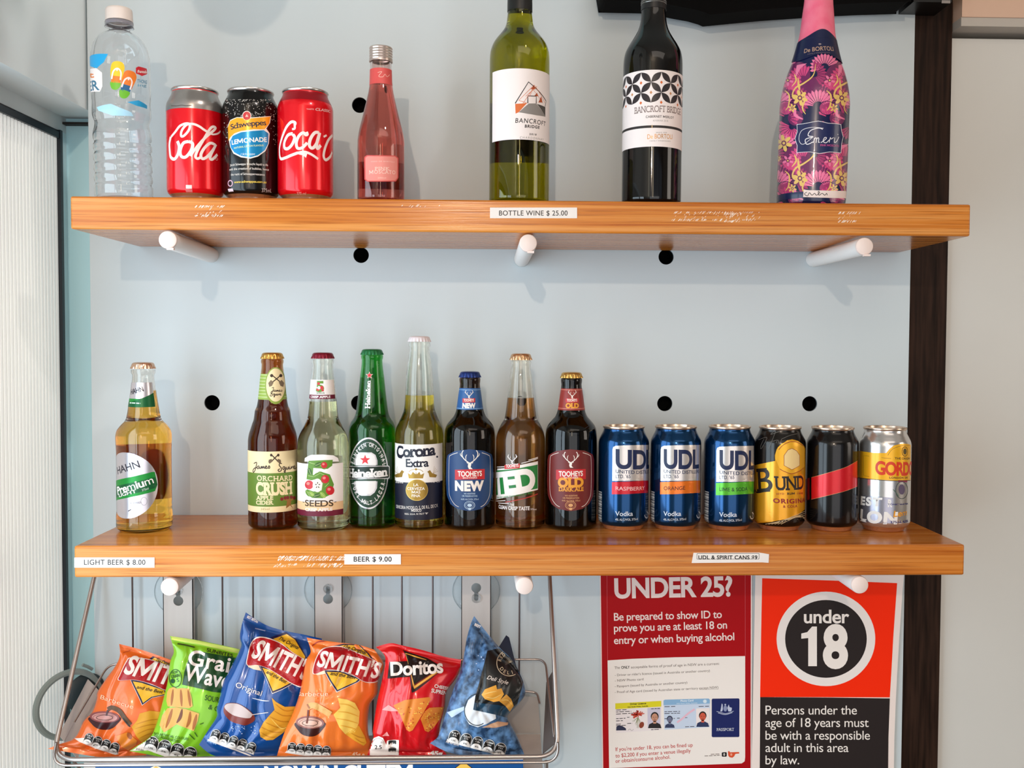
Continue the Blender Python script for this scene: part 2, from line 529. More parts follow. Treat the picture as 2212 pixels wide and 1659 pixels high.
def nutri(a, x0, y0, x1, y1, n, wd, h):
    """row of arched nutrition badges"""
    bl = M('15110f', .35); wh = M('efe6e0', .4)
    dx, dy = (x1-x0)/(n-1), (y1-y0)/(n-1)
    L = math.hypot(dx, dy); ux, uy = dx/L, dy/L; vx, vy = uy, -ux     # v points up
    def pt(cx, cy, a_, b_): return (cx+ux*a_+vx*b_, cy+uy*a_+vy*b_)
    for i in range(n):
        cx, cy = x0+dx*i, y0+dy*i
        for sc, m, l in ((1.08, wh, 3), (1.0, bl, 4)):
            w2, hh = wd/2*sc, h/2*sc
            p = [pt(cx, cy, -w2, -hh), pt(cx, cy, w2, -hh)]
            p += [pt(cx, cy, w2*math.cos(q), hh-w2+w2*math.sin(q)) for q in [PI*k/8 for k in range(9)]]
            a.P(p, m, l)
        w2 = wd/2*.97
        p = [pt(cx, cy, -w2, -h/2), pt(cx, cy, w2, -h/2)]+[pt(cx, cy, w2*math.cos(q), -h/2+w2*.25+w2*.8*math.sin(q)) for q in [PI*k/8 for k in range(9)]]
        a.P(p, wh, 5)
        tx = ('FAT', 'SUGARS', 'SAT FAT', 'SODIUM', 'ENERGY')[i % 5]
        q0 = pt(cx, cy, -w2*.7, h*.22); q1 = pt(cx, cy, w2*.7, h*.22)
        a.T(tx, q0[0], q0[1], q1[0], q1[1], h*.13, wh, .01, l=5)
        q0 = pt(cx, cy, -w2*.4, h*.03); q1 = pt(cx, cy, w2*.4, h*.03)
        a.T(('8.9g', '2.7g', '1.0g', '154mg', '11g')[i % 5], q0[0], q0[1], q1[0], q1[1], h*.13, wh, .01, l=5)
        q0 = pt(cx, cy, -w2*.4, -h*.38); q1 = pt(cx, cy, w2*.4, -h*.38)
        a.T(('13%', '3%', '4%', '7%', '11%')[i % 5], q0[0], q0[1], q1[0], q1[1], h*.12, bl, .01, l=6)
# ------------------------------------------------------------------ the room
def struct(o, label=None): return tag(o, label, None, None, 'structure')
BLUE = noisy('ccd6da', 'd0d9dd', 3, .42)
WARM = noisy('cfccc6', 'd5d2cc', 2.5, .55)
LBLUE = M('ccf6ff', .5)
BACKY = .272
XL = U(151, 900, BACKY).x
def on_left(px, py):      # a point of the left wall plane
    d = ray(px, py); return CAM+d*((XL-CAM.x)/d.x)
def boxo(name, a, b, m, parent=None, bv=0):
    mb = MB(); mb.box(a, b, m); o = mb.build(name, parent)
    if bv: bevel(o, bv)
    return o
struct(boxo('floor', (-.9, -3.6, -.05), (2.7, .5, 0), noisy('6a625a', '5b544d', 6, .5)))
struct(boxo('ceiling', (-.9, -3.6, 2.7), (2.7, .5, 2.75), M('b9b6b0', .8)))
struct(boxo('wall_right', (2.6, -3.6, 0), (2.7, .5, 2.7), M('8d8378', .8)))
# wall behind the photographer with the shop front opening
mb = MB()
for a, b in (((-.9, -3.6, 0), (2.7, -3.5, .2)), ((-.9, -3.6, 2.45), (2.7, -3.5, 2.7)), ((-.9, -3.6, .2), (-.88, -3.5, 2.45)), ((2.45, -3.6, .2), (2.7, -3.5, 2.45))):
    mb.box(a, b, M('6f665d', .8))
struct(mb.build('wall_front'))
mb = MB()
for x in (.02, .74, 1.5): mb.box((x-.025, -3.56, .2), (x+.025, -3.5, 2.45), M('1b1b1c', .4))
mb.box((-.68, -3.56, 1.72), (2.45, -3.5, 1.77), M('1b1b1c', .4))
struct(mb.build('window_3'))
# left wall with the fluted side window and, nearer the room, a clear one
ZT0 = on_left(129, 301).z      # head of the fluted window
mb = MB()
mb.box((-.9, -3.5, 0), (XL, -1.06, 2.7), M('a9b4b6', .7))
mb.box((-.9, -1.06, 0), (XL, -.02, .54), M('c3d6da', .6)); mb.box((-.9, -.02, 0), (XL, BACKY, .82), M('c3d6da', .6))
mb.box((-.9, -1.06, ZT0+.012), (XL, BACKY, 2.7), M('dfe9ea', .6))
YF = on_left(137, 900).y                    # far jamb of the fluted window
mb.box((-.9, YF, .82), (XL, BACKY, ZT0+.012), M('e2f8fc', .55))
struct(mb.build('wall_left'))
# soffit above the side window
mb = MB()
zs1 = U(187, 236, DP).z
mb.box((XL-.002, -1.6, zs1), (U(187, 100, DP+.005).x, BACKY, 2.2), M('eef7f9', .7))
struct(mb.build('trim_1'))
wn = empty('window_1', 'fluted white side window with dark frame at the left edge', None, Matrix.Translation((XL, .1, .82)))
wn['kind'] = 'structure'
def child(o, par):
    o.parent = par; o.matrix_parent_inverse = par.matrix_world.inverted(); return o
fr = MB(); DK = M('1c232b', .4)
fr.box((XL-.03, -.02, ZT0), (XL+.003, YF, ZT0+.009), DK)
fr.box((XL-.03, YF-.007, .82), (XL+.004, YF, ZT0+.012), DK)
fr.box((XL-.03, -.02, .82), (XL+.004, YF, .83), M('c8ccc8', .4))
child(fr.build('frame'), wn)
fl = MB(); RB = M('f1f2ee', .35, emit=.5)
y = -.02
while y < YF-.0125:
    fl.box((XL-.0022, y, .83), (XL-.0008, y+.0058, ZT0), RB)
    y += .0092
child(fl.build('fluted_panel'), wn)
bk = MB()
bk.box((XL-.01, -.02, .83), (XL-.006, on_left(106, 900).y, ZT0-.028), M('c4c2bc', .6, emit=.18))
child(bk.build('blind'), wn)
bk = MB(); bk.box((XL-.06, -.02, .83), (XL-.05, YF, ZT0), M('20282e', .6))
child(bk.build('recess'), wn)
w2 = MB()
w2.box((XL-.03, -1.06, .54), (XL+.004, -1.03, ZT0+.012), DK); w2.box((XL-.03, -.05, .54), (XL+.004, -.02, ZT0+.012), DK)
w2.box((XL-.03, -1.06, .54), (XL+.004, -.02, .57), DK); w2.box((XL-.03, -1.06, ZT0-.02), (XL+.004, -.02, ZT0+.012), DK)
w2.box((XL-.03, -.56, .54), (XL+.004, -.53, ZT0+.012), DK)
struct(w2.build('window_2'))
# back wall: recess strip, pierced panel, dark post, right-hand wall
struct(boxo('wall_back', (-.9, BACKY, 0), (2.7, BACKY+.08, 2.7), LBLUE))
zg = U(170, 270, BACKY).z
struct(boxo('trim_2', (XL, BACKY-.012, zg-.0016), (U(196, 270, DP).x+.02, BACKY, zg+.0016), M('2c2622', .7)))
PL, PR = -.5785, U(1968, 500, DP).x
GX, GD, GZ, GE = -.4153, .21167, 1.8275, .20632
HOLES = []
def hole_xz(i, j):
    px = ((458, 777, 1122, 1438, 1755), (458, 780, 1125, 1439, 1757), (458, 775, 1122, 1436, 1749), (458, 775, 1118, 1432, 1745))[j][i]
    py = (228, 552, 871, 1190)[j]+(-4, -1, 2, 4, 6)[i]*(1, .75, .2, -.4)[j]
    p = U(px, py, DP); return p.x, p.z
def circle(x, z, r, n=28): return [(x+r*math.cos(2*PI*i/n), z+r*math.sin(2*PI*i/n)) for i in range(n)]
HR = .0108
PEGH = {(0, 1), (2, 1), (4, 1), (0, 3), (2, 3), (4, 3)}     # filled by the pegs
for j in range(4):
    for i in range(5):
        if (i, j) not in PEGH: HOLES.append((i, j)+hole_xz(i, j))
mb = MB()
mb.prism([(PL, .4), (PR, .4), (PR, 2.15), (PL, 2.15)], [circle(x, z, HR) for i, j, x, z in HOLES], DP, DP+.018, BLUE, M('a6b2b8', .6))
pan = tag(mb.build('pegboard_panel', angle=30), 'pale blue wall panel drilled with rows of round black peg holes', 'panel')
for i, j, x, z in HOLES:
    mb = MB()
    n = 24; y0, y1 = DP+.003, DP+.03
    V = [(a, y0, b) for a, b in circle(x, z, HR-.0002, n)]+[(a, y1, b) for a, b in circle(x, z, HR-.0002, n)]
    mb.add(V, [(k, (k+1) % n, n+(k+1) % n, n+k) for k in range(n)]+[tuple(n+k for k in range(n))], M('0b0b0c', .9, spec=.1))  # black cup added to stand for the shade inside the hole
    mb.build('hole_shade', pan)
DKW = noisy('35231a', '1d120c', 9, .45, stretch=(20, 20, 1.2), spec=.12)
XP0, XP1 = PR+.0006, U(2047, 700, DP).x
struct(boxo('trim_3', (XP0, DP+.004, .3), (XP1, BACKY, 2.15), DKW))
struct(boxo('wall_side', (XP1+.0015, DP+.012, .3), (2.6, BACKY, U(2130, 84, DP+.012).z), WARM))
zt = U(2130, 76, DP+.012).z
struct(boxo('trim_4', (XP1+.0015, DP-.02, zt+.002), (2.6, BACKY, zt+.014), M('b7aea4', .6)))
struct(boxo('trim_5', (XP1+.0015, DP-.022, zt+.014), (2.6, BACKY, 2.5), noisy('d8b49c', 'd2ac94', 4, .7)))

# ------------------------------------------------------------------ shelves
def oak():
    m = bpy.data.materials.new('mat_oak'); m.use_nodes = True
    nt = m.node_tree; N = nt.nodes; L = nt.links; b = N['Principled BSDF']
    tc = N.new('ShaderNodeTexCoord')
    def nz(scale, sc, det, dist=0):
        mp = N.new('ShaderNodeMapping'); mp.inputs['Scale'].default_value = sc
        mp.inputs['Rotation'].default_value = (0, .018, 0)
        n = N.new('ShaderNodeTexNoise'); n.inputs['Scale'].default_value = scale; n.inputs['Detail'].default_value = det
        n.inputs['Distortion'].default_value = dist
        L.new(tc.outputs['Object'], mp.inputs[0]); L.new(mp.outputs[0], n.inputs['Vector']); return n
    g = nz(1, (1.7, 70, 130), 6, .7); f = nz(1, (9, 420, 560), 3); big = nz(1, (1.5, 4, 6), 2)
    r1 = N.new('ShaderNodeValToRGB')
    e = r1.color_ramp.elements
    e[0].position = .3; e[0].color = rgb('b86018'); e[1].position = .72; e[1].color = rgb('e29c54')
    k = e.new(.5); k.color = rgb('d48132')
    L.new(g.outputs['Fac'], r1.inputs[0])
    r2 = N.new('ShaderNodeValToRGB'); e = r2.color_ramp.elements
    e[0].position = .34; e[0].color = (.6, .46, .34, 1); e[1].position = .47; e[1].color = (1, 1, 1, 1)
    L.new(f.outputs['Fac'], r2.inputs[0])
    r3 = N.new('ShaderNodeValToRGB'); e = r3.color_ramp.elements
    e[0].position = .35; e[0].color = (.86, .82, .78, 1); e[1].position = .65; e[1].color = (1, 1, 1, 1)
    L.new(big.outputs['Fac'], r3.inputs[0])
    def mul(a, c, fac):
        x = N.new('ShaderNodeMix'); x.data_type = 'RGBA'; x.blend_type = 'MULTIPLY'; x.inputs[0].default_value = fac
        L.new(a, x.inputs[6]); L.new(c, x.inputs[7]); return x.outputs[2]
    c = mul(mul(r1.outputs[0], r2.outputs[0], .75), r3.outputs[0], 1)
    L.new(c, b.inputs['Base Color'])
    b.inputs['Roughness'].default_value = .2
    b.inputs['Specular IOR Level'].default_value = .3
    bp = N.new('ShaderNodeBump'); bp.inputs['Strength'].default_value = .12; bp.inputs['Distance'].default_value = .001
    L.new(f.outputs['Fac'], bp.inputs['Height']); L.new(bp.outputs[0], b.inputs['Normal'])
    return m
OAK = oak()
WHT = M('f3efec', .45); TAPE = M('eadfd8', .45); INK = M('1d1716', .5)
def plane_art(Y, org, sc, k=None):
    """printing on the vertical plane y = Y, given in crop coordinates; u, v are world x and z"""
    def inv(x, y):
        p = U(org[0]+x/sc, org[1]+y/sc, Y); return (p.x, p.z)
    def wrap(u, v, off): return Vector((u, Y-off, v))
    a = Art(inv, wrap, .06, .06, inv(1, 0)[0]-inv(0, 0)[0], .0001, .00005)
    a.cx = 0
    return a
def shelf(label, z1, x0, x1, th):
    o = boxo('wall_shelf', (x0, 0, z1-th), (x1, DP-.0005, z1), OAK, None, .0022)
    return tag(o, label, 'shelf')
SU = shelf('thick oak upper shelf carrying soft drinks and wine bottles', ZU, -.5118, .555, .0382)
SL = shelf('thick oak lower shelf carrying beer bottles and small cans', ZL, -.5126, .5563, .0375)
def residue(sh, spots, seed):
    rd = random.Random(seed); m = M('f5e3d2', .35)
    for (x0, x1, y0, y1, n) in spots:
        a = plane_art(0, (0, 0), 1)
        for _ in range(n):
            x, y = rd.uniform(x0, x1), rd.choice([y0, y0, y1, y1, rd.uniform(y0, y1)])
            h = rd.uniform(1.5, 6); s = rd.uniform(.8, 1.4)
            a.S([(x, y+h/2), (x+h*s*.8, y-h/2)], rd.uniform(.4, 1.15), m, rd.random())
        mb = MB(); a.into(mb); mb.build('tape_residue', sh)
residue(SU, [(420, 482, 446, 466, 70), (1450, 1640, 459, 475, 130), (1560, 1600, 462, 478, 50), (1808, 1856, 460, 478, 40), (860, 960, 444, 446, 8)], 3)
residue(SL, [(600, 745, 1203, 1209, 170), (590, 740, 1219, 1223, 70)], 4)

def price(label, cx, cy, wd, ht, text, tx0, tx1, ty, th, bold, quad=None, box=None):
    p = U(cx, cy, 0)
    Mx = Matrix.Translation((p.x, -.0001, p.z))
    root = empty('price_label', label, 'price label', Mx, 'price labels on the shelf fronts')
    q = quad or [(cx-wd/2, cy-ht/2), (cx+wd/2, cy-ht/2), (cx+wd/2, cy+ht/2), (cx-wd/2, cy+ht/2)]
    q = [U(a, b, 0) for a, b in q]
    mb = MB(); mb.prism([(v.x, v.z) for v in q], [], -.0006, -.0001, TAPE)
    child(mb.build('label_strip'), root)
    a = plane_art(-.0006, (0, 0), 1)
    a.T(text, tx0, ty, tx1, ty, th, INK, bold, l=1, sp=.03)
    if box:
        a.R(box[0], box[1], box[2], box[3], INK, 0, rad=2); a.R(box[0]+.8, box[1]+.8, box[2]-.8, box[3]-.8, TAPE, .5, rad=1.6)
    mb = MB(); a.into(mb); child(mb.build('lettering'), root)
    return root
pw = price('white price strip reading BOTTLE WINE on the upper shelf', 1152.5, 460, 188, 23, 'BOTTLE WINE $ 25.00', 1078, 1226, 465.5, 10.5, .004)
price('white price strip reading LIGHT BEER at the left end', 247.5, 1215, 173, 22, 'LIGHT BEER $ 8.00', 181.5, 314, 1220, 11, .004)
price('white price strip reading BEER beside old tape marks', 805, 1208, 122, 22, 'BEER $ 9.00', 764, 846, 1213, 10.5, .012)
price('curling white price strip for spirit cans on the lower shelf', 0, 0, 0, 0, 'UDL & SPIRIT CANS $9', 1508.5, 1636, 1208, 8, .03,
      quad=[(1498, 1194), (1640, 1193.5), (1661, 1197), (1660, 1215.5), (1645, 1214.5), (1494, 1216)], box=(1505, 1198, 1640, 1211.5))

# ------------------------------------------------------------------ pegs
PEG = M('f2ece8', .38)
def add_peg(label, fx, fy, bx, by, zmax):
    p = U(fx, fy, -.004); b = U(bx, by, DP)
    r = .0106
    z = min(p.z, zmax-r-.0003)
    zb = min(b.z, zmax-r-.0003)
    p.z = z; b.z = zb
    d = (b-p).normalized()
    root = empty('dowel_peg', label, 'peg', Matrix.Translation(b), 'white dowel pegs under the shelves')
    mb = MB(); pts = []
    mb.tube([p+d*.002, b-d*.0006], r, PEG, 32, False)
    a = mb.build('dowel', root); a.parent = root; a.matrix_parent_inverse = root.matrix_world.inverted()
    mb = MB()
    ax = d.to_track_quat('Z', 'Y').to_matrix().to_4x4()
    mb.lathe([(0, -.0005), (r*.8, -.0004), (r*.95, .0004), (r*1.0, .0022), (r*1.0, .0032), (0, .0032)], M('ecd6cd', .4), 32, None, Matrix.Translation(p) @ ax)
    if fy < 1000:
        pp = p+Vector((.003, .0, -r)); mb.box(pp+Vector((-.004, -.001, -.0012)), pp+Vector((.004, .004, .0012)), M('ecd6cd', .4))
    child(mb.build('end_cap'), root)
add_peg('white dowel peg under the left end of the upper shelf', 362, 518, 456, 551, ZU-.0382)
add_peg('white dowel peg under the middle of the upper shelf', 1141, 525, 1127, 560, ZU-.0382)
add_peg('white dowel peg under the right end of the upper shelf', 1868, 532, 1757, 557, ZU-.0382)
add_peg('white dowel peg under the lower shelf, left above the green crisp packet', 366, 1264, 458, 1192, ZL-.0375)
add_peg('white dowel peg under the lower shelf, right of the grey basket plates', 1133, 1261, 1118, 1190, ZL-.0375)
add_peg('white dowel peg overlapping the orange and black age sign', 1858, 1259, 1745, 1188, ZL-.0375)

# black cover hanging at the top
zc = [(1290, -60), (1300, 0), (1400, 2), (1439, 8), (1461, 13), (1500, 20), (1524, 27), (1534, 31.5), (1600, 25), (1663, 19), (1737, 14), (1796, 10), (1880, 6), (1968, 3.5), (1972, -60)]
q = [U(a, b, .15) for a, b in zc]
mb = MB(); mb.prism([(v.x, v.z) for v in q], [], .15, .2, M('070606', .8, spec=.1))
cv = tag(mb.build('fabric_cover', angle=30), 'black cover at the top edge behind the wine bottles, only its hem showing', 'cover')
bevel(cv, .006, 3)
q0, q1 = U(1972, 3.8, .16), U(2056, 9.5, .16)
bx = boxo('display_frame', (q0.x+.001, .16, q0.z), (q1.x, DP+.003, q0.z+.1), M('0d0b0a', .35))
tag(bx, 'black box end above the dark post at the upper right', 'frame')
t0, t1 = U(2034, 1, .16), U(2052, 7.5, .16)
tt = boxo('tag', (t0.x, .159, t1.z), (t1.x, .1602, t0.z), M('8f8580', .5), bx)

# ------------------------------------------------------------------ notices
def sheet(name, label, cat, quad, Y, m, org, sc, curl=None):
    q = [U(org[0]+x/sc, org[1]+y/sc, Y) for x, y in quad]
    c = sum((Vector((v.x, v.y, v.z)) for v in q), Vector())/len(q)
    root = None
    mb = MB(); mb.prism([(v.x, v.z) for v in q], [], Y, Y+.0006, m)
    return mb
RED = M('ad0610', .5, spec=.2); PINK = M('f6dfd8', .45); CREAM = M('f7ece4', .45)
OR = (1270, 1180); S_ = 2.665
Y1 = DP-.0022
mb = sheet('p', '', '', [(66, 60), (945, 60), (942, 1400), (84, 1420)], Y1, M('f4dcd6', .4), OR, S_)
a = plane_art(Y1, OR, S_)
a.P([(72, 62), (938, 62), (936, 1398), (90, 1416)], RED, 0)
for xx in (109, 905): a.S([(xx, 70), (xx+(4 if xx < 500 else 1), 655 if xx < 500 else 630)], 1.6, M('d8606a', .4), 1)
a.T('UNDER 25?', 153, 297, 832, 284, 108, PINK, .03, sp=-.03)
for t, x1, y0, y1 in (('Be prepared to show ID to', 771, 428, 412), ('prove you are at least 18 on', 801, 492, 473), ('entry or when buying alcohol', 843, 563, 540)):
    a.T(t, 150, y0, x1, y1, 43, PINK, .012, sp=-.02)
a.P([(113, 657), (250, 648), (500, 639), (905, 632), (905, 1215), (902, 1238), (885, 1250), (500, 1264), (122, 1277)], CREAM, 1)
GR = M('6e5c54', .5)
for t, x0, y0, x1, y1, h in (('The', 153, 707, 184, 705, 15), ('acceptable forms of proof of age in NSW are a current:', 248, 703, 756, 682, 14),
        ("- Driver or rider's licence (issued in Australia or another country)", 155, 748, 702, 722, 13), ('- NSW Photo card', 155, 780, 320, 771, 13),
        ('- Passport (issued by Australia or another country)', 155, 813, 572, 790, 13), ('- Proof of Age card (issued by Australian state or territory except NSW)', 155, 846, 751, 818, 13)):
    a.T(t, x0, y0, x1, y1, h, GR, .004)
a.T('ONLY', 192, 705, 241, 703, 15, INK, .025)
a.S([(643, 825), (751, 822)], 1.2, GR, 2)
RT_ = M('c0352f', .45)
for t, x1, y0, y1 in (("If you're under 18, you can be fined up", 603, 1179, 1153), ('to $2,200 if you enter a venue illegally', 592, 1216, 1186), ('or obtain/consume alcohol.', 474, 1247, 1222)):
    a.T(t, 159, y0, x1, y1, 21, RT_, .008)
# cards on the notice
OR2 = (1290, 1410); S2 = 6.32
mbA = MB(); a.into(mb)
a = plane_art(Y1, OR2, S2); a.off0 = .00025
NAVY = M('0f1d5c', .4); SKIN = M('c98f74', .5); BLK = M('1a1614', .5)
def head(x, y, r, skin, hair, top):
    a.P([(x-r*1.9, y+r*3.1), (x-r*1.6, y+r*2.0), (x-r*.6, y+r*1.5), (x+r*.6, y+r*1.5), (x+r*1.6, y+r*2.0), (x+r*1.9, y+r*3.1)], top, 3)
    a.P([(x-r*.4, y+r), (x+r*.4, y+r), (x+r*.45, y+r*1.8), (x-r*.45, y+r*1.8)], skin, 4)
    a.E(x, y-r*.25, r*1.12, r*1.25, hair, 3); a.E(x, y+r*.1, r*.9, r*1.2, skin, 4)
    for sx in (-1, 1): a.E(x+sx*r*.38, y-r*.05, r*.14, r*.08, BLK, 5)
    a.S([(x-r*.35, y+r*.62), (x, y+r*.72), (x+r*.35, y+r*.62)], r*.14, M('8c3f38', .5), 5)
    a.S([(x, y+.0*r), (x-r*.08, y+r*.3), (x+r*.05, y+r*.33)], r*.08, M('9a6552', .5), 5)
a.P([(245, 690), (875, 655), (880, 1050), (262, 1095)], M('f1e4e2', .4), 1)
a.P([(247, 690), (874, 656), (874, 735), (247, 770)], M('e3d51d', .4), 2)
a.T('Driver Licence', 450, 712, 668, 700, 24, BLK, .03, l=3); a.T('New South Wales, Australia', 415, 748, 695, 732, 15, BLK, .03, l=3)
for i, (x0, y0, x1, n) in enumerate(((258, 782, 400, 2), (258, 808, 465, 3), (258, 836, 520, 4), (258, 900, 385, 2), (258, 930, 350, 1), (258, 975, 340, 1), (258, 995, 390, 2), (735, 765, 858, 2), (735, 1050, 860, 2), (410, 880, 445, 1), (410, 965, 480, 1))):
    a.scrib(x0, y0, x1, y0-(x1-x0)*.05, 9, BLK, n, seed=i)
a.P([(686, 755), (862, 745), (862, 1020), (690, 1028)], M('cfc6d6', .4), 2)
head(785, 880, 48, SKIN, BLK, M('221d1c', .5))
rd = random.Random(2)
for i in range(26):
    q = rd.uniform(0, 2*PI); L = rd.uniform(55, 95)
    a.S([(555, 845), (555+math.cos(q)*L, 845+math.sin(q)*L*.65)], 13, M('b32a1c', .5) if i % 2 else M('c8452a', .5), 3)
for i in range(14):
    q = rd.uniform(.3, PI-.3); L = rd.uniform(70, 150)
    a.S([(555, 880), (560+math.cos(q)*L*.7, 885+math.sin(q)*L)], 14, M('76803f', .5), 2, taper=True)
a.E(605, 985, 32, 45, M('8c3a22', .5), 4, .4)
a.P([(258, 1060), (262, 1010), (300, 985), (345, 1000), (390, 1030), (395, 1058)], M('2a2b48', .5), 3)
a.S([(420, 1060), (445, 1040), (470, 1062), (495, 1045)], 3, BLK, 3)
a.P([(905, 650), (925, 640), (1520, 624), (1538, 640), (1535, 1015), (918, 1050)], M('cdd8ea', .4), 1)
a.P([(905, 650), (925, 640), (1520, 624), (1538, 640), (1538, 692), (905, 715)], M('8ab3d6', .4), 2)
a.T('Photo Card', 1138, 668, 1312, 662, 24, M('f2f5f8', .4), .02, l=3); a.T('New South Wales, Australia', 1085, 698, 1368, 690, 12, M('f2f5f8', .4), .01, l=3)
a.star(1470, 662, 30, M('dfe9f0', .4), 3, 8, .7)
a.S([(1090, 950), (1160, 900), (1240, 830), (1330, 770)], 26, M('eab9c9', .5), 2)
for i, (x0, y0, x1, n) in enumerate(((918, 735, 1065, 2), (918, 805, 1130, 3), (918, 830, 1130, 3), (1385, 732, 1525, 2), (1200, 1010, 1325, 2), (1400, 1008, 1528, 2), (918, 900, 1060, 2), (1090, 893, 1135, 1), (1200, 885, 1230, 1))):
    a.scrib(x0, y0, x1, y0-(x1-x0)*.03, 9, M('3a3440', .5), n, seed=20+i)
a.P([(1350, 760), (1532, 752), (1532, 985), (1352, 990)], M('f4e6e2', .4), 2)
head(1440, 868, 46, M('d3583f', .5), BLK, M('28345a', .5))
head(990, 912, 36, M('6f7590', .5), M('2b2f45', .5), M('333b5c', .5))
a.P([(1563, 640), (1575, 626), (1930, 622), (1942, 636), (1940, 1138), (1930, 1150), (1575, 1152), (1563, 1140)], NAVY, 1)
a.T('PASSPORT', 1630, 1066, 1868, 1064, 38, M('dfe0e8', .4), .0, slab=True, l=3)
WG = M('c3c8dc', .4)
a.P([(1680, 800), (1690, 750), (1700, 690), (1712, 705), (1715, 770), (1705, 800)], WG, 3); a.P([(1790, 800), (1775, 750), (1795, 705), (1805, 740), (1838, 750), (1835, 785), (1822, 800)], WG, 3)
a.E(1748, 760, 24, 40, M('8b93b5', .4), 3); a.star(1748, 708, 16, WG, 3, 7, .5)
a.S([(1630, 800), (1690, 815), (1748, 830), (1810, 815), (1862, 795)], 7, WG, 3); a.S([(1650, 820), (1748, 842), (1845, 815)], 8, WG, 3)
a.scrib(1550, 1385, 1675, 1380, 8, GR, 2, seed=5); a.scrib(1465, 1408, 1680, 1398, 8, GR, 4, seed=6)
a.P([(1700, 1365), (1712, 1358), (1760, 1356), (1768, 1366), (1768, 1408), (1758, 1418), (1710, 1418), (1700, 1410)], BLK, 3); a.E(1733, 1387, 11, 18, CREAM, 4); a.E(1733, 1387, 4, 11, BLK, 5)
a.P([(1785, 1345), (1800, 1340), (1812, 1358), (1935, 1354), (1940, 1374), (1885, 1380), (1870, 1412), (1845, 1432), (1805, 1425), (1788, 1400)], M('e0522a', .4), 3)
a.E(1830, 1388, 14, 18, M('f2a58a', .4), 4)
a.into(mb)
tag(mb.build('notice', fix=False), 'dark red UNDER 25 notice with identity cards printed on it', 'notice')

# the under 18 sign
Y2 = DP-.004
mb = sheet('s', '', '', [(966, 60), (1840, 60), (1818, 178), (1806, 330), (1793, 520), (1781, 720), (1772, 900), (1764, 1120), (1760, 1400), (940, 1400), (948, 1000)], Y2, M('f3e2da', .4), OR, S_)
a = plane_art(Y2, OR, S_)
ORG = M('ff2c02', .5, spec=.2); CHAR = M('2a2221', .5, spec=.25)
a.P([(1003, 184), (1400, 197), (1780, 212), (1770, 350), (1758, 520), (1748, 700), (1738, 870), (1400, 869), (991, 868), (997, 500)], ORG, 0)
a.P([(992, 868), (1400, 871), (1738, 876), (1730, 1100), (1727, 1400), (988, 1400)], CHAR, 0)
a.E(1370, 533, 284, 272, M('f4e9e3', .4), 1, n=64); a.E(1370, 533, 235, 224, CHAR, 2, n=64)
a.T('under', 1243, 441, 1504, 441, 74, CREAM, .02, l=3, sp=-.02)
a.P([(1228, 502), (1262, 494), (1290, 462), (1318, 462), (1318, 690), (1268, 690), (1268, 528), (1228, 532)], CREAM, 3); a.T('8', 1352, 691, 1497, 691, 228, CREAM, .04, l=3)
for t, y, x1 in (('Persons under the', 968, 1548), ('age of 18 years must', 1040, 1616), ('be with a responsible', 1113, 1623), ('adult in this area', 1184, 1500), ('by law.', 1255, 1216)):
    a.T(t, 1022, y, x1, y, 51, CREAM, 0, l=2, sp=-.02)
a.into(mb)
tag(mb.build('notice', fix=False), 'orange and black age sign with a white ringed UNDER 18 circle', 'notice')

# pendant above the shelf, out of frame, whose round shadow falls on the panel
G = Vector((-.34, -.30, 2.03))
pr = empty('pendant_lamp', 'small globe pendant lamp above the cola cans, seen only by its round shadow', 'lamp', Matrix.Translation(G))
mb = MB(); mb.lathe([(.056*math.sin(PI*k/20), -.056*math.cos(PI*k/20)) for k in range(21)], M('e9e4da', .4), 48); mb.build('globe', pr)
mb = MB(); mb.lathe([(.078, .05), (.07, .08), (.03, .11), (.012, .12), (0, .12)], M('8f9a97', .4), 48); mb.build('lamp_shade', pr)
mb = MB(); mb.tube([(0, 0, .11), (0, 0, .67)], .003, M('222222', .5), 8); mb.build('cord', pr)
# ------------------------------------------------------------------ drinks
GOLD = M('c79a4a', .28, .9); SILV = M('d2ccc8', .25, .95); WOOD_REFL = M('dcc2ac', .25, .9)  # last metal has the wood's warm reflection tinted into it
def label(R, a, name='front_label'):
    mb = MB(); a.into(mb)
    return mb.build(name, R.root, fix=False)
PB = 'glass bottles along the lower shelf'

# -- light beer on its own at the left
R = Round('beer_bottle', 'short amber beer bottle with round silver and green label, alone at the left', 'bottle', (220, 760), 3.95, 366, ZL, base=1513, group=PB)
R.profile([(150, 104), (158, 106), (178, 106), (186, 98), (200, 95), (300, 106), (460, 130), (560, 149), (590, 165), (620, 196), (680, 236), (730, 243), (790, 240), (850, 237), (1100, 237), (1340, 238), (1390, 243), (1460, 243)], .006)
R.glass('fbf9f5', 'f8c050', 330)
R.crown(84, 143, 108, M('d9b49a', .25, .9))
FOIL = M('dcd6dc', .28, .85); GRN = M('1c8a35', .35, .3); DG = M('0f5b30', .35, .3)
a = R.art(1000); u0 = R.inv(478, 1110)[0]; sx = .0405; sz = (R.zs(835)-R.zs(1385))/2; vc = (R.zs(835)+R.zs(1385))/2; uc = u0-sx
a.uvpoly([(uc+sx*math.cos(2*PI*i/64), vc+sz*math.sin(2*PI*i/64)) for i in range(64)], FOIL, 0)
def clipband(v0, v1, slope, m, l):
    p = []; n = 24
    top = [(uc+sx*.985*(-1+2*i/n)) for i in range(n+1)]
    def cl(u, v):
        h = sz*math.sqrt(max(0, .97-((u-uc)/sx)**2)); return max(vc-h, min(vc+h, v))
    up = [(u, cl(u, v1+slope*(u-u0))) for u in top]; dn = [(u, cl(u, v0+slope*(u-u0))) for u in top]
    a.uvpoly(dn+up[::-1], m, l)
vz = lambda y: R.inv(470, y)[1]
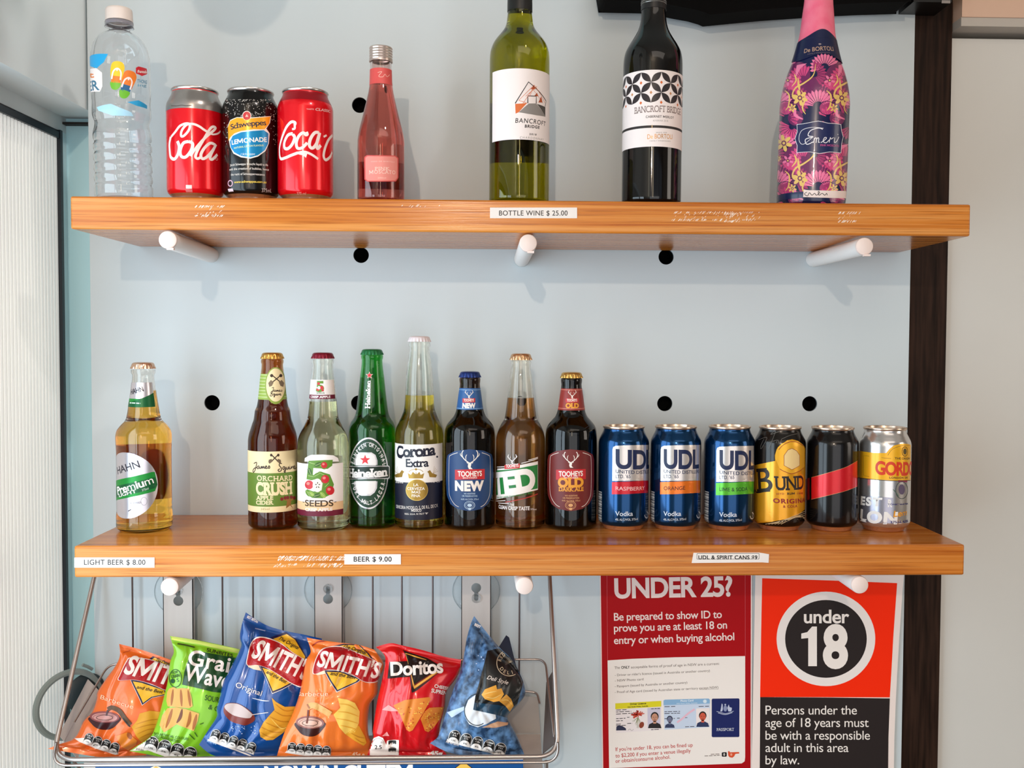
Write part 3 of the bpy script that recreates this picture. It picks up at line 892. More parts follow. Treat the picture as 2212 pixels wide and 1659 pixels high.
clipband(vz(1180), vz(1010), .22, GRN, 1); clipband(vz(1155), vz(1060), .22, DG, 2)
a.T('HAHN', 138, 1045, 330, 985, 62, M('2b2530', .4), .01, l=2)
a.T('Premium', 138, 1220, 445, 1118, 66, M('efe9e2', .4), .025, l=4, sp=-.03)
a.T('LIGHT', 150, 1240, 300, 1200, 28, M('efe9e2', .4), .02, l=4); a.T('375ml', 345, 1190, 400, 1172, 18, M('cfe0cf', .4), l=4)
a.T('YOURED', 240, 1298, 335, 1292, 14, M('6a5c66', .4), .02, l=2); a.S([(250, 1345), (225, 1360)], 8, M('3c3038', .4)); a.ring(360, 1275, 26, 34, 3, M('8d8792', .4), 2); a.ring(270, 905, 26, 40, 3, M('9d97a2', .4), 2)
label(R, a)
a = R.art(360); a.band(-75, 70, 262, 465, FOIL, 0); a.band(-75, 70, 400, 465, GRN, 1)
a.uvpoly([(R.rr*math.radians(x), R.zs(y)) for x, y in ((-75, 465), (70, 465), (70, 345), (20, 385), (-30, 420), (-75, 428))], DG, 2)
a.T('HAHN', 250, 365, 360, 335, 42, M('2b2530', .4), .02, l=3); a.scrib(240, 435, 330, 440, 10, M('cfe0cf', .4), 3, l=3)
label(R, a, 'neck_label')
a = R.art(1000); a.band(100, 228, 812, 1315, M('e0765c', .6), -2)
label(R, a, 'back_label')

# -- apple cider in brown glass
R = Round('cider_bottle', 'brown cider bottle with cream and green orchard label and gold cap', 'bottle', (520, 740), 3.95, 277, ZL, base=1572, group=PB)
R.profile([(138, 92), (145, 97), (168, 97), (182, 92), (300, 104), (490, 125), (556, 140), (565, 147), (640, 160), (668, 166), (676, 170), (720, 185), (790, 206), (840, 212), (1200, 213), (1530, 211)], .007)
R.glass('c48a52', 'a85e26', 300)
R.crown(80, 137, 100, M('c9974c', .25, .9))
CRM = M('f0d9a9', .5); OLV = M('63802a', .5); BR = M('3a261a', .5)
a = R.art(1200); a.band(-98, 98, 930, 1450, CRM, 0); a.band(-98, 98, 1115, 1400, OLV, 1)
a.band(-98, -72, 930, 1450, M('7f9b33', .5), 1)
a.T('ORCHARD', 140, 1176, 440, 1172, 42, CRM, .015, slab=True, l=2, sp=.06)
a.T('CRUSH', 132, 1292, 440, 1284, 98, CRM, .05, slab=True, l=2, sp=.0)
a.T('APPLE', 132, 1340, 278, 1340, 32, CRM, .03, slab=True, l=2); a.T('CIDER', 132, 1380, 282, 1380, 32, CRM, .03, slab=True, l=2)
for x, y in ((290, 985),):
    for sg in (-1, 1):
        a.S([(x-sg*34, 1020), (x+sg*30, 955)], 9, BR, 2); a.P([(x-sg*50, 1000), (x-sg*28, 992), (x-sg*16, 1012), (x-sg*44, 1034), (x-sg*54, 1020)], M('6f5a44', .5), 3); a.E(x+sg*30, 960, 10, 12, BR, 3)
def james(a, x0, y0, k, wd, m, rot=0):
    c, d = math.cos(rot), math.sin(rot)
    def w(p): a.S([(x0+(x*c-y*d)*k, y0+(x*d+y*c)*k) for x, y in p], wd, m, 3)
    w([(8, -28), (26, -34), (22, -10), (14, 18), (4, 30), (0, 20), (10, 4), (28, -2)])
    x = 28
    for ch in 'ames':
        if ch == 'a': w([(x+16, -8), (x+6, -10), (x, 2), (x+6, 8), (x+15, -4), (x+17, 6), (x+24, 6)]); x += 24
        if ch == 'm': w([(x, 6), (x+3, -8), (x+4, 6), (x+10, -8), (x+13, 6), (x+20, -8), (x+23, 5), (x+30, 5)]); x += 29
        if ch == 'e': w([(x, 2), (x+10, -4), (x+6, -10), (x, 0), (x+6, 8), (x+17, 4)]); x += 17
        if ch == 's': w([(x, 6), (x+8, -10), (x+13, 0), (x+8, 8), (x+3, 4)]); x += 14
def squire(a, x0, y0, k, wd, m, rot=0):
    c, d = math.cos(rot), math.sin(rot)
    def w(p): a.S([(x0+(x*c-y*d)*k, y0+(x*d+y*c)*k) for x, y in p], wd, m, 3)
    w([(26, -30), (14, -34), (10, -20), (20, -4), (18, 12), (4, 16), (0, 6), (12, 0)])
    w([(44, -8), (34, -10), (29, 0), (35, 7), (44, -6), (44, 14), (40, 26), (36, 18), (50, 4)])
    w([(52, -8), (52, 4), (58, 7), (65, -8), (65, 6), (70, 5)]); w([(72, -8), (73, 7), (78, 4)]); w([(80, 6), (83, -8), (84, 3), (90, -7), (94, -6)])
    w([(94, 2), (104, -4), (100, -10), (94, 0), (100, 8), (112, 2)]); w([(73, -16), (74, -15)])
james(a, 104, 1068, 1.3, 8, BR, -.03); squire(a, 318, 1078, 1.38, 8, BR, -.09)
a.P([(385, 1415), (395, 1350), (370, 1345), (345, 1330), (392, 1340), (405, 1310), (420, 1340), (440, 1318), (470, 1325), (430, 1350), (425, 1380), (445, 1415), (420, 1390)], M('9a6b35', .5), 2)
for p in ((350, 1335), (378, 1325), (455, 1325), (430, 1318), (400, 1322)): a.E(p[0], p[1], 13, 15, M('7d1f1f', .5), 3)
a.T('345ml', 172, 1430, 246, 1428, 18, M('a98f5c', .5), l=2)
label(R, a)
a = R.art(370); a.band(-100, 100, 268, 488, M('94ab4a', .5), 0)
for i in range(8): a.band(-100, 100, 275+i*27, 279+i*27, M('d6dfae', .5), 1)
a.E(298, 368, 90, 158, M('8a9b3a', .5), 2); a.E(298, 362, 80, 142, CRM, 3)
for sg in (-1, 1):
    a.S([(302-sg*42, 345), (302+sg*38, 275)], 9, BR, 4); a.P([(302-sg*66, 345), (302-sg*44, 318), (302-sg*22, 340), (302-sg*36, 370), (302-sg*58, 378)], M('7a654d', .5), 5); a.E(302+sg*38, 282, 13, 14, BR, 5)
james(a, 258, 412, .85, 5, BR); squire(a, 252, 444, .85, 5, BR)
label(R, a, 'neck_label')

# -- pale cider in clear glass
R = Round('cider_bottle', 'clear bottle of pale cider with a fruit patterned number five label', 'bottle', (520, 740), 3.95, 705, ZL, base=1580, group=PB)
R.profile([(138, 92), (148, 96), (170, 96), (182, 90), (320, 103), (480, 116), (600, 127), (650, 137), (700, 160), (790, 203), (850, 217), (900, 219), (1200, 219), (1540, 218)], .007)
R.glass('fafaf4', 'f6f2c8', 500)
R.crown(80, 136, 99, M('7a1027', .3, .5))
MAR = M('6e1230', .45); W = M('f4ebe6', .45)
a = R.art(1200)
ua, ub = R.inv(488, 1200)[0]-.01, R.inv(873, 1200)[0]
a.RU(ua, ub, R.zs(1445), R.zs(1010), W, 0)
a.P([(545, 1015), (548, 985), (600, 958), (700, 955), (790, 962), (830, 985), (838, 1015)], W, 0)
a.RU(ua, ub, R.zs(1400), R.zs(1330), M('f0c99a', .45), 1); a.RU(ua, ub, R.zs(1445), R.zs(1398), MAR, 2)
a.T('CRISP APPLE', 552, 1434, 782, 1432, 24, W, .03, slab=True, l=3); a.T('SEEDS', 550, 1392, 790, 1392, 50, M('4a351f', .5), .02, slab=True, l=3); a.S([(530, 1360), (545, 1364)], 6, BR, 3); a.S([(798, 1362), (815, 1358)], 6, BR, 3)
FIVE = [(580, 1008), (785, 1000), (780, 1050), (740, 1078), (620, 1070), (615, 1150), (680, 1100), (760, 1125), (795, 1210), (770, 1295), (700, 1328), (610, 1325), (560, 1290), (565, 1250), (620, 1270), (690, 1262), (700, 1200), (660, 1160), (605, 1175), (562, 1165)]
L1 = M('5f8a2a', .5); L2 = M('93b04a', .5); L3 = M('39601e', .5); AR = M('c8202a', .4); AP = M('e8837a', .45)
a.P(FIVE, L1, 1)
rd = random.Random(5)
for x, y, ro in ((610, 1030, .3), (660, 1040, -.4), (700, 1060, .5), (590, 1100, 1.2), (600, 1140, .2), (650, 1130, -.5), (690, 1120, .4), (735, 1215, -.8), (600, 1290, .5), (650, 1305, -.3), (700, 1300, .8), (575, 1285, 1.0)):
    a.E(x, y, 32, 17, (L2, L3, L1)[rd.randrange(3)], 2, ro); a.S([(x-25*math.cos(ro), y-25*math.sin(ro)), (x+25*math.cos(ro), y+25*math.sin(ro))], 3, M('c2d28a', .5), 3)
for x, y, r in ((585, 1213, 36), (720, 1165, 34), (762, 1262, 36), (712, 1045, 26)):
    a.E(x, y, r, r*1.05, AR, 4); a.E(x-r*.25, y-r*.3, r*.4, r*.35, AP, 5)
a.E(655, 1218, 40, 58, M('f3ead8', .45), 6)
for k in range(5):
    q = k*2*PI/5-PI/2; a.E(657+15*math.cos(q), 1217+20*math.sin(q), 8, 4, BR, 7, q)
label(R, a)
a = R.art(400); a.band(-90, 75, 318, 480, W, 0); a.band(-90, 75, 446, 482, MAR, 1)
a.T('5', 642, 415, 712, 415, 82, L1, .05, l=2)
for x, y, r in ((690, 385, 16), (660, 400, 13), (665, 350, 12), (700, 408, 10)): a.E(x, y, r, r, AR, 3)
a.E(668, 385, 12, 14, W, 4); a.T('SEEDS', 645, 437, 715, 437, 14, L3, .02, slab=True, l=2); a.T('CRISP APPLE', 598, 471, 765, 471, 18, W, .03, slab=True, l=2)
label(R, a, 'neck_label')

# -- green lager
R = Round('beer_bottle', 'green lager bottle with a dark oval label and red star', 'bottle', (740, 710), 3.687, 237, ZL, base=1568, group=PB)
R.profile([(204, 84), (212, 89), (232, 88), (246, 83), (400, 98), (600, 120), (680, 133), (710, 146), (750, 172), (800, 186), (850, 188), (1200, 188), (1540, 187)], .007)
R.glass('58bd62', 'b5e08a', 388)
R.crown(158, 207, 91, M('1f6b3c', .3, .4))
HG = M('123a22', .4); HW = M('e9e4e0', .4); HS = M('cfc9c9', .3, .6)
a = R.art(1150)
a.E(206, 1152, 158, 286, HS, 0, n=56); a.E(206, 1152, 150, 273, HG, 1, n=56); a.ring(206, 1152, 132, 246, 3, HS, 2)
a.P([(92, 1085), (92, 1050), (110, 1005), (140, 985), (230, 985), (262, 1005), (278, 1050), (278, 1085)], HS, 2); a.P([(104, 1088), (104, 1050), (118, 1012), (145, 996), (228, 996), (252, 1012), (266, 1050), (266, 1088)], HW, 3)
a.P([(92, 1215), (278, 1215), (274, 1270), (255, 1305), (222, 1330), (150, 1330), (112, 1305), (95, 1265)], HS, 2); a.P([(104, 1212), (266, 1212), (262, 1262), (246, 1295), (220, 1316), (152, 1316), (122, 1295), (107, 1262)], HW, 3)
a.star(180, 1045, 42, M('d8202a', .4), 5)
a.P([(54, 1095), (366, 1090), (374, 1100), (374, 1185), (366, 1195), (54, 1200)], HS, 4); a.P([(54, 1101), (362, 1097), (368, 1104), (368, 1182), (360, 1189), (54, 1194)], M('0e2418', .4), 5)
a.T('Heineken', 56, 1178, 358, 1170, 66, HW, .035, slab=True, l=6, sp=-.05)
a.TA('HEINEKEN ORIGINAL', 206, 1152, 118, 214, 172, 14, 30, HW, .02, 3, xs_=.62)
a.TA('PURE MALT LAGER', 206, 1150, 138, 252, 196, 344, 30, HW, .02, 3, True, .7)
a.T('330ml', 150, 1440, 200, 1440, 16, M('444444', .4), l=3)
label(R, a)
a = R.art(480)
a.star(214, 372, 30, M('f0d8d0', .4), 1); a.star(214, 372, 24, M('d8202a', .4), 2)
a.T('Heineken', 218, 636, 222, 412, 34, W, .03, slab=True, l=2)
label(R, a, 'neck_label')

# -- tall clear lager
R = Round('beer_bottle', 'tallest beer bottle, clear long neck with golden beer and white and navy label', 'bottle', (740, 710), 3.687, 612, ZL, base=1578, group=PB)
R.profile([(102, 82), (112, 87), (134, 87), (150, 82), (350, 104), (520, 114), (590, 117), (640, 123), (690, 140), (740, 163), (800, 187), (860, 194), (1200, 194), (1550, 193)], .007)
R.glass('fafaf4', 'f5da5c', 527)
R.crown(56, 104, 92, M('e4d9dc', .35, .1))
CN = M('15172c', .4); CW = M('f6efe8', .45); CG = M('a8853a', .35, .5)
a = R.art(1200)
u0, u1 = R.inv(418, 1200)[0]-.004, R.inv(795, 1200)[0]
a.RU(u0, u1, R.zs(1490), R.zs(903), CW, 0); a.RU(u0, u1, R.zs(1490), R.zs(1200), CN, 1)
a.T('Corona', 436, 1018, 740, 1002, 84, CN, .035, slab=True, l=2, sp=-.05); a.E(752, 1020, 7, 8, CN, 2)
a.S([(450, 935), (435, 975), (445, 1020), (475, 1030)], 10, CN, 2)
a.T('Extra', 505, 1100, 686, 1096, 62, CN, .025, slab=True, l=2, sp=-.03)
a.E(592, 1285, 86, 84, CG, 2); a.ring(592, 1285, 86, 84, 4, M('d9b869', .35, .5), 3)
for i, t in enumerate(('LA', 'CERVEZA', 'MAS', 'FINA')):
    hw_ = (20, 70, 34, 34)[i]; a.T(t, 585-hw_, 1254+i*29, 585+hw_, 1254+i*29, 21, CW, .015, l=3)
a.P([(528, 1192), (520, 1150), (545, 1165), (560, 1140), (583, 1160), (585, 1135), (590, 1160), (612, 1140), (622, 1165), (650, 1150), (640, 1192)], CG, 2); a.ring(585, 1150, 58, 32, 4, CG, 2, 15, 165); a.E(585, 1120, 9, 9, CG, 2)
for sg, cx_ in ((-1, 455), (1, 712)):
    a.P([(cx_+sg*30, 1185), (cx_-sg*20, 1182), (cx_-sg*28, 1150), (cx_-sg*38, 1140), (cx_-sg*18, 1125), (cx_, 1150), (cx_+sg*40, 1165)], CG, 2)
    for k in range(4): a.S([(cx_+sg*8, 1155), (cx_+sg*(18+10*k), 1095+k*12)], 7, CG, 2, taper=True)
a.T('CERVECERIA MODELO, S. DE R.L. DE C.V.', 428, 1426, 758, 1418, 25, CW, .0, l=2, sp=0); a.T('MEXICO', 548, 1458, 628, 1456, 20, CW, .01, l=2)
a.T('REG. S.S.A. N 7617 "B"', 496, 1480, 680, 1476, 12, CW, .01, l=2); a.T('355ml', 424, 1226, 482, 1232, 16, CW, .01, l=2); a.T('Alc 4.5%', 705, 1226, 775, 1222, 16, CW, .01, l=2)
label(R, a)

# -- two stags, one blue, one red, and the tall clear one between them
def stag(a, x, y, k, m, wd=7):
    for sg in (-1, 1):
        a.S([(x+sg*10*k, y+26*k), (x+sg*42*k, y+2*k), (x+sg*66*k, y-28*k), (x+sg*70*k, y-62*k), (x+sg*58*k, y-84*k)], wd*k, m, 3)
        a.S([(x+sg*34*k, y+8*k), (x+sg*36*k, y-28*k), (x+sg*26*k, y-48*k)], wd*k*.8, m, 3, taper=True)
        a.S([(x+sg*58*k, y-14*k), (x+sg*82*k, y-42*k), (x+sg*84*k, y-60*k)], wd*k*.8, m, 3, taper=True)
        a.P([(x+sg*12*k, y+28*k), (x+sg*32*k, y+20*k), (x+sg*22*k, y+34*k)], m, 3)
    a.P([(x-14*k, y+24*k), (x+14*k, y+24*k), (x+12*k, y+44*k), (x+7*k, y+66*k), (x+26*k, y+84*k), (x-8*k, y+84*k), (x-18*k, y+62*k)], m, 3)
def brew(lab, ax, base, rows, tint, liq, capm, capr, bg, bg2, new, x0):
    R = Round('beer_bottle', lab, 'bottle', (940, 740), 3.95, ax, ZL, base=base, group=PB)
    R.profile(rows, .008)
    R.glass(tint, liq, 420)
    R.crown(*capr, capm)
    PW = M('f1e5da', .4); PR = M('c41f26', .4); ACC = M('e89a2d', .4)
    a = R.art(1200); d = ax-292; a.dx = d
    a.cx = R.ax
    a.P([(95, 1000), (105, 960), (170, 925), (292, 910), (410, 922), (480, 955), (492, 1000), (492, 1180), (485, 1300), (450, 1375), (390, 1420), (292, 1438), (190, 1420), (130, 1378), (98, 1300), (90, 1180)], bg, 0)
    a.S([(190, 940), (135, 960), (118, 1000), (116, 1240), (128, 1320), (165, 1380), (200, 1402)], 4, PW, 1); a.S([(395, 940), (450, 960), (466, 1000), (466, 1240), (455, 1320), (420, 1380), (385, 1402)], 4, PW, 1)
    stag(a, 294, 1000, .95 if new else .8, PW, 8)
    a.P([(168, 1085), (420, 1078), (420, 1165), (168, 1170)], PR, 2); a.T('TOOHEYS', 192, 1140, 396, 1136, 42, PW, .03, l=3); a.T('BROTHERS', 235, 1160, 355, 1158, 12, PW, .02, l=3, sp=.1)
    if new:
        a.T('NEW', 168, 1258, 413, 1256, 76, PW, .06, l=3, sp=.03); rest = ((1295, 245, 340, 'NO ADDITIVES'), (1315, 228, 358, 'OR PRESERVATIVES'), (1342, 218, 368, '4.6% ALC/VOL 375ml'))
        ec = M('b9cfe2', .4)
    else:
        a.T('OLD', 184, 1228, 402, 1226, 72, ACC, .06, slab=True, l=3); a.T('DARK ALE', 190, 1266, 402, 1264, 32, ACC, .03, slab=True, l=3)
        rest = ((1312, 245, 350, 'NO ADDITIVES'), (1332, 225, 365, 'OR PRESERVATIVES'), (1354, 218, 372, '4.4% ALC/VOL 375ml')); ec = M('d9a06a', .4)
    for y, xa, xb, t in rest: a.T(t, xa, y, xb, y, 13, ec, .01, l=3)
    a.ring(292, 1388, 44, 34, 4, ec, 3); a.ring(292, 1388, 33, 24, 2.5, ec, 3); a.E(292, 1388, 20, 14, ec, 3); a.P([(276, 1415), (292, 1408), (308, 1415), (300, 1430), (284, 1430)], ec, 4)
    label(R, a)
    a = R.art(490); a.dx = d; a.cx = R.ax
    a.band(-82, 82, 390 if new else 393, 574 if new else 580, bg2, 0)
    for y in (402, 562): a.band(-82, 82, y, y+4, M('8db3d6' if new else 'd98a74', .4), 1)
    dd = -6 if new else 12
    stag(a, 294+dd, 442, .42, PW, 9)
    a.P([(238+dd, 476), (345+dd, 474), (345+dd, 510), (238+dd, 512)], PR, 2); a.T('TOOHEYS', 248+dd, 503, 335+dd, 502, 22, PW, .03, l=3)
    a.T('NEW' if new else 'OLD', 236+dd, 556, 350+dd, 556, 38, PW if new else ACC, .06, slab=not new, l=3)
    label(R, a, 'neck_label')
TB = [(295, 84), (303, 90), (330, 90), (342, 86), (450, 99), (575, 117), (620, 134), (660, 165), (700, 196), (740, 211), (800, 216), (1200, 216), (1540, 213)]
brew('dark brown beer bottle with a blue stag label and blue cap', 294, 1572, TB, '5d3a22', '4a2410', M('1c3270', .3, .5), (241, 296, 94), M('1d3f6e', .42), M('2a5a93', .42), True, 0)
TO = [(y+5, h+(4 if y > 650 else 1)) for y, h in TB]
brew('near black ale bottle with a maroon stag label and gold cap', 1156, 1574, TO, '2e1d16', '1c0d08', M('cfa35a', .25, .9), (247, 301, 96), M('6e1f1c', .42), M('8f2a22', .42), False, 0)
R = Round('beer_bottle', 'clear long necked beer bottle with a slanted green and white label', 'bottle', (940, 740), 3.95, 726, ZL, base=1572, group=PB)
R.profile([(146, 80), (155, 87), (178, 87), (188, 82), (300, 95), (470, 114), (600, 130), (650, 140), (700, 170), (770, 199), (830, 209), (1200, 210), (1550, 207)], .007)
R.glass('f8f4ec', 'dda25c', 470)
R.crown(88, 148, 95, M('d8ac84', .25, .9))
a = R.art(1200); TG = M('1c7a34', .4); TW = M('f1e7e0', .42); TR = M('c8302c', .4); TD = M('3a1512', .4)
a.P([(530, 1075), (600, 1072), (876, 1012), (876, 1255), (700, 1300), (522, 1340)], TW, 0)
a.P([(524, 1092), (700, 1075), (874, 1040), (874, 1245), (700, 1275), (522, 1302)], TG, 1)
a.T('TED', 520, 1290, 862, 1238, 172, TW, .055, l=2, sp=-.02)
a.T('10% LESS CARBS THAN REGULAR BEER', 532, 1330, 832, 1284, 14, TG, .02, l=2)
for p, m in ((((735, 1030), (876, 988)), TW), (((795, 1003), (876, 978)), TW), (((528, 1062), (610, 1058)), TW), (((540, 1368), (630, 1372)), TW), (((600, 1362), (875, 1290)), TR), (((520, 1352), (600, 1348)), TW)): a.S(list(p), 6, m, 1)
a.P([(592, 1045), (722, 1032), (722, 1072), (592, 1080)], TR, 2); a.T('TOOHEYS', 606, 1068, 712, 1060, 28, TW, .03, l=3)
stag(a, 658, 995, .48, TW, 11)
a.T('THE', 640, 1392, 676, 1392, 18, TW, .03, l=2); a.T('CLEAN CRISP TASTE', 543, 1412, 805, 1428, 30, TW, .03, l=2, sp=-.01); a.T('375ml', 812, 1428, 862, 1430, 14, TW, l=2)
label(R, a)

# -- cans
def can(name, lab, org, sc, ax, shelf, base, Y, mat, ytop, hw, group, tab=True, sil=None, H=None):
    R = Round(name, lab, 'can', org, sc, ax, shelf, base=base, Y=Y, group=group)
    H = H or R.zs(ytop)
    rb = .0331
    P = [(0, .0235), (.0012, .0257), (.004, .0268), (.0085, .0312), (.011, .0326), (.0135, rb), (H-.0235, rb), (H-.019, .0325), (H-.0125, .0297), (H-.0075, .0272), (H-.005, .0264), (H-.0035, .0263)]
    R.f = pchip(P); R.H = H; R.rb = rb; R.mat = mat
    return R
def can_done(R, a, tabm=None, low=None, botm=None):
    H = R.H; mb = MB()
    prof = [(0, .004), (.018, .0035), (.0215, .0008), (.0235, 0)]+R.pts(.0004, .0134, 12)+R.pts(.0134, H-.0235, 4)[1:]+R.pts(H-.0235, H-.0035, 16)[1:]
    zb = .0068
    mb.lathe([p for p in prof if p[1] >= zb or p[0] == 0], R.mat, 96) if False else None
    lo = [p for p in prof if p[1] <= zb]; hi = [p for p in prof if p[1] >= zb]; lo.append(hi[0])
    mb.lathe(hi, R.mat, 96)
    a.into(mb)
    mb.build('can_body', R.root, fix=False)
    mb = MB(); mb.lathe(lo, botm or WOOD_REFL, 72); mb.build('base_ring', R.root)
    mb = MB()
    mb.lathe([(.0262, H-.0036), (.0272, H-.0028), (.0276, H-.0014), (.0272, H-.0003), (.0262, H), (.0252, H-.0006), (.0246, H-.004), (.0238, H-.0058), (.0225, H-.005), (.021, H-.0038), (0, H-.0036)], WOOD_REFL if tabm is None else tabm, 72)
    lid = mb.build('lid', R.root)
    mb = MB()
    lp = [(.0062*math.cos(2*PI*i/24), .002+.0105*math.sin(2*PI*i/24)) for i in range(24)]
    hl = [(.0036*math.cos(2*PI*i/20), .0065+.0036*math.sin(2*PI*i/20)) for i in range(20)]
    mb.prism(lp, [hl], 0, .0009, SILV)
    mx = Matrix.Rotation(.5, 4, 'Z') @ Matrix.Translation((0, 0, H-.0021)) @ Matrix.Rotation(-PI/2, 4, 'X')
    mb.V = [tuple(mx @ Vector(v)) for v in mb.V]
    mb.lathe([(0, H-.0018), (.002, H-.0018), (.0022, H-.0035)], SILV, 16)
    mb.build('pull_tab', lid)
GL = 'small spirit cans at the right of the lower shelf'
NB = M('083c68', .16, .82, .3); NBD = M('0b1c46', .4)
for i, (dx, dy, ax, bm, tx, tc, tw, nm) in enumerate(((0, 0, 405, 'c51526', 'RASPBERRY', 'e8b2b0', 690, 'red'), (640, 0, 1095, 'ee7720', 'ORANGE', '5a2312', 1230-640, 'orange'), (1380, 12, 1805, '57b52c', 'LIME & SODA', '17401a', 2055-1380, 'green'))):
    R = can('drink_can', 'dark blue vodka can with %s flavour band below silver panel' % nm, (1280, 890), 6.144, ax, ZL, 1535, None, NB, 178, 280, GL)
    a = R.art(800); a.dx, a.dy = dx, dy
    PAN = M('ddd3cd', .24, .6, .2)
    dd = ax-dx
    a.P([(265, 500), (275, 465), (310, 448), (450, 442), (dd+335, 436), (dd+338, 908), (450, 915), (262, 915)], PAN, 0)
    a.T('UDL', 305, 735, 748 if i == 0 else (770 if i == 1 else 760), 735, 235, NBD, .035, l=1, sp=-.02)
    a.T('UNITED DISTILLERS', 306, 806, 775, 806, 44, NBD, .01, l=1); a.T("LTD. '65", 306, 876, 502, 876, 44, NBD, .01, l=1)
    a.P([(258, 930), (450, 925), (dd+335, 908), (dd+332, 1070), (450, 1090), (256, 1092)], M(bm, .25, .35, .2), 0)
    a.T(tx, 306, 1035, tw, 1030, 48, M(tc, .4), .012, l=1)
    VW = M('cfd4dc', .35, .3)
    a.T('Vodka', 302, 1376, 535, 1376, 58, VW, .015, l=1); a.T('4% ALC/VOL 375ml', 302, 1440, 600, 1432, 28, VW, .012, l=1)
    x = dd+310
    a.ring(x, 1365, 24, 40, 12, VW, 1, 180, 450); a.S([(x+10, 1310), (x+8, 1390)], 10, VW, 1)
    v0, v1 = R.zs(1435), R.zs(1030)
    for k in range(22):
        q = -math.radians(88-k*1.05)*R.rr
        v = v0+(v1-v0)*k/22
        a.RU(-math.radians(84)*R.rr, -math.radians(64)*R.rr, v, v+(v1-v0)/22*(.3+.5*((k*7) % 5)/5), M('e6e2de', .4), 0)
    can_done(R, a)
# rum can, amber
R = can('drink_can', 'amber and black rum can with a hexagonal badge', (1620, 890), 5.978, 373, ZL, 1497, None, M('17120f', .22, .4, .3), 180, 0, GL)
a = R.art(800, .003); AMB = M('e8a21d', .25, .4, .2); RD = M('8f2418', .4); DK2 = M('20150f', .4)
a.P([(20, 700), (80, 682), (325, 632), (322, 560), (345, 480), (400, 420), (480, 365), (545, 352), (620, 372), (690, 430), (712, 470), (712, 600), (725, 1240), (620, 1330), (450, 1385), (240, 1425), (80, 1435), (20, 1435)], AMB, 0)
a.P([(330, 600), (335, 520), (360, 455), (415, 405), (490, 372), (560, 366), (620, 380), (690, 440), (704, 480), (704, 700), (670, 750), (540, 795), (440, 770), (380, 720)], M('f0b02c', .3, .3), 1)
a.S([(372, 488), (430, 425), (520, 385), (610, 392), (690, 440)], 8, RD, 2); a.S([(385, 735), (440, 765), (540, 797), (640, 760), (690, 720)], 8, RD, 2)
a.P([(440, 690), (440, 560), (490, 490), (540, 470), (600, 500), (640, 560), (640, 690), (540, 745)], M('e9c98a', .4), 2); a.S([(440, 690), (440, 560), (490, 490), (540, 470), (600, 500), (640, 560), (640, 690), (540, 745)], 6, RD, 3, closed=True, smooth=False)
a.T('B', 95, 1035, 300, 1020, 300, DK2, .01, slab=True, l=2); a.S([(65, 1000), (100, 1040), (200, 1020)], 18, DK2, 2)
a.T('UND', 318, 1002, 690, 985, 170, DK2, .02, slab=True, l=2, sp=-.04)
a.T('ESTD', 342, 1068, 440, 1066, 22, RD, .02, l=2, sp=.1); a.T('RUM', 482, 1068, 578, 1064, 26, DK2, .04, l=2, sp=.1); a.T('1888', 610, 1062, 680, 1058, 22, RD, .02, l=2, sp=.1)
a.T('ORIGINAL', 300, 1170, 712, 1152, 55, RD, .04, l=2, sp=.08); a.T('& COLA', 428, 1235, 610, 1228, 30, RD, .03, l=2, sp=.12)
GW = M('5f5a55', .4)
a.S([(110, 360), (220, 330), (150, 470), (140, 440), (180, 350)], 6, GW, 1); a.S([(240, 480), (330, 250), (270, 290), (420, 235)], 7, GW, 1); a.S([(250, 390), (350, 360)], 6, GW, 1); a.S([(340, 400), (360, 360), (385, 410), (410, 350), (430, 340), (470, 320), (520, 300), (560, 290), (610, 280)], 6, GW, 1)
for k in range(6): a.S([(200+k*40, 1448), (420+k*45, 1400-k*12), (720, 1275+k*28)], 7, M('cfb489', .4), 1)
a.T('375ml 4.6%', 375, 1428, 690, 1370, 28, DK2, .03, l=3)
can_done(R, a)
# black and red whisky can
R = can('drink_can', 'black can with a slanted red band', (1620, 890), 5.978, 1050, ZL, 1503, None, M('120f10', .2, .4, .3), 187, 0, GL)
a = R.art(800); JR = M('cf1420', .28, .3, .2); TAN = M('d9a06c', .35, .4)
a.P([(795, 845), (990, 790), (1230, 715), (1385, 630), (1386, 960), (1230, 1020), (1000, 1080), (795, 1128)], JR, 0)
a.P([(722, 870), (770, 850), (770, 1130), (722, 1145)], M('8e1018', .35), 0)
a.S([(795, 845), (990, 790), (1230, 715), (1385, 630)], 4, TAN, 1); a.S([(795, 1128), (1000, 1080), (1230, 1020), (1386, 960)], 4, TAN, 1)
can_done(R, a)
# silver gin can
R = can('drink_can', 'silver can with a yellow panel and red lettering, nearest the post', (1620, 890), 5.978, 1722, ZL, 1510, None, M('d6d2d0', .2, .85, .2), 190, 0, GL)
a = R.art(800); GY = M('f2b21f', .3, .25, .2); GRD = M('d63a17', .35); GI = M('34306e', .4); GWH = M('eeecea', .4)
a.P([(1400, 500), (1450, 508), (1600, 528), (1760, 530), (1800, 480), (1860, 430), (1960, 408), (2040, 412), (2075, 425), (2072, 880), (1850, 885), (1600, 868), (1400, 845)], GY, 0)
a.S([(1400, 848), (1600, 872), (1850, 888), (2070, 882)], 8, BR, 1); a.S([(1540, 570), (1470, 560), (1470, 820), (1540, 835)], 4, BR, 1, smooth=False); a.S([(1700, 590), (1820, 600)], 4, BR, 1); a.S([(1780, 560), (1840, 480), (1960, 435), (2060, 430)], 4, BR, 1)
a.T('GORDO', 1618, 795, 2100, 800, 160, GRD, .04, slab=False, l=1, sp=-.06); a.T('THE ORIGIN', 1868, 610, 2060, 612, 26, BR, .02, l=1); a.T('LONDON DR', 1800, 858, 2035, 858, 24, BR, .03, l=1, sp=.1)
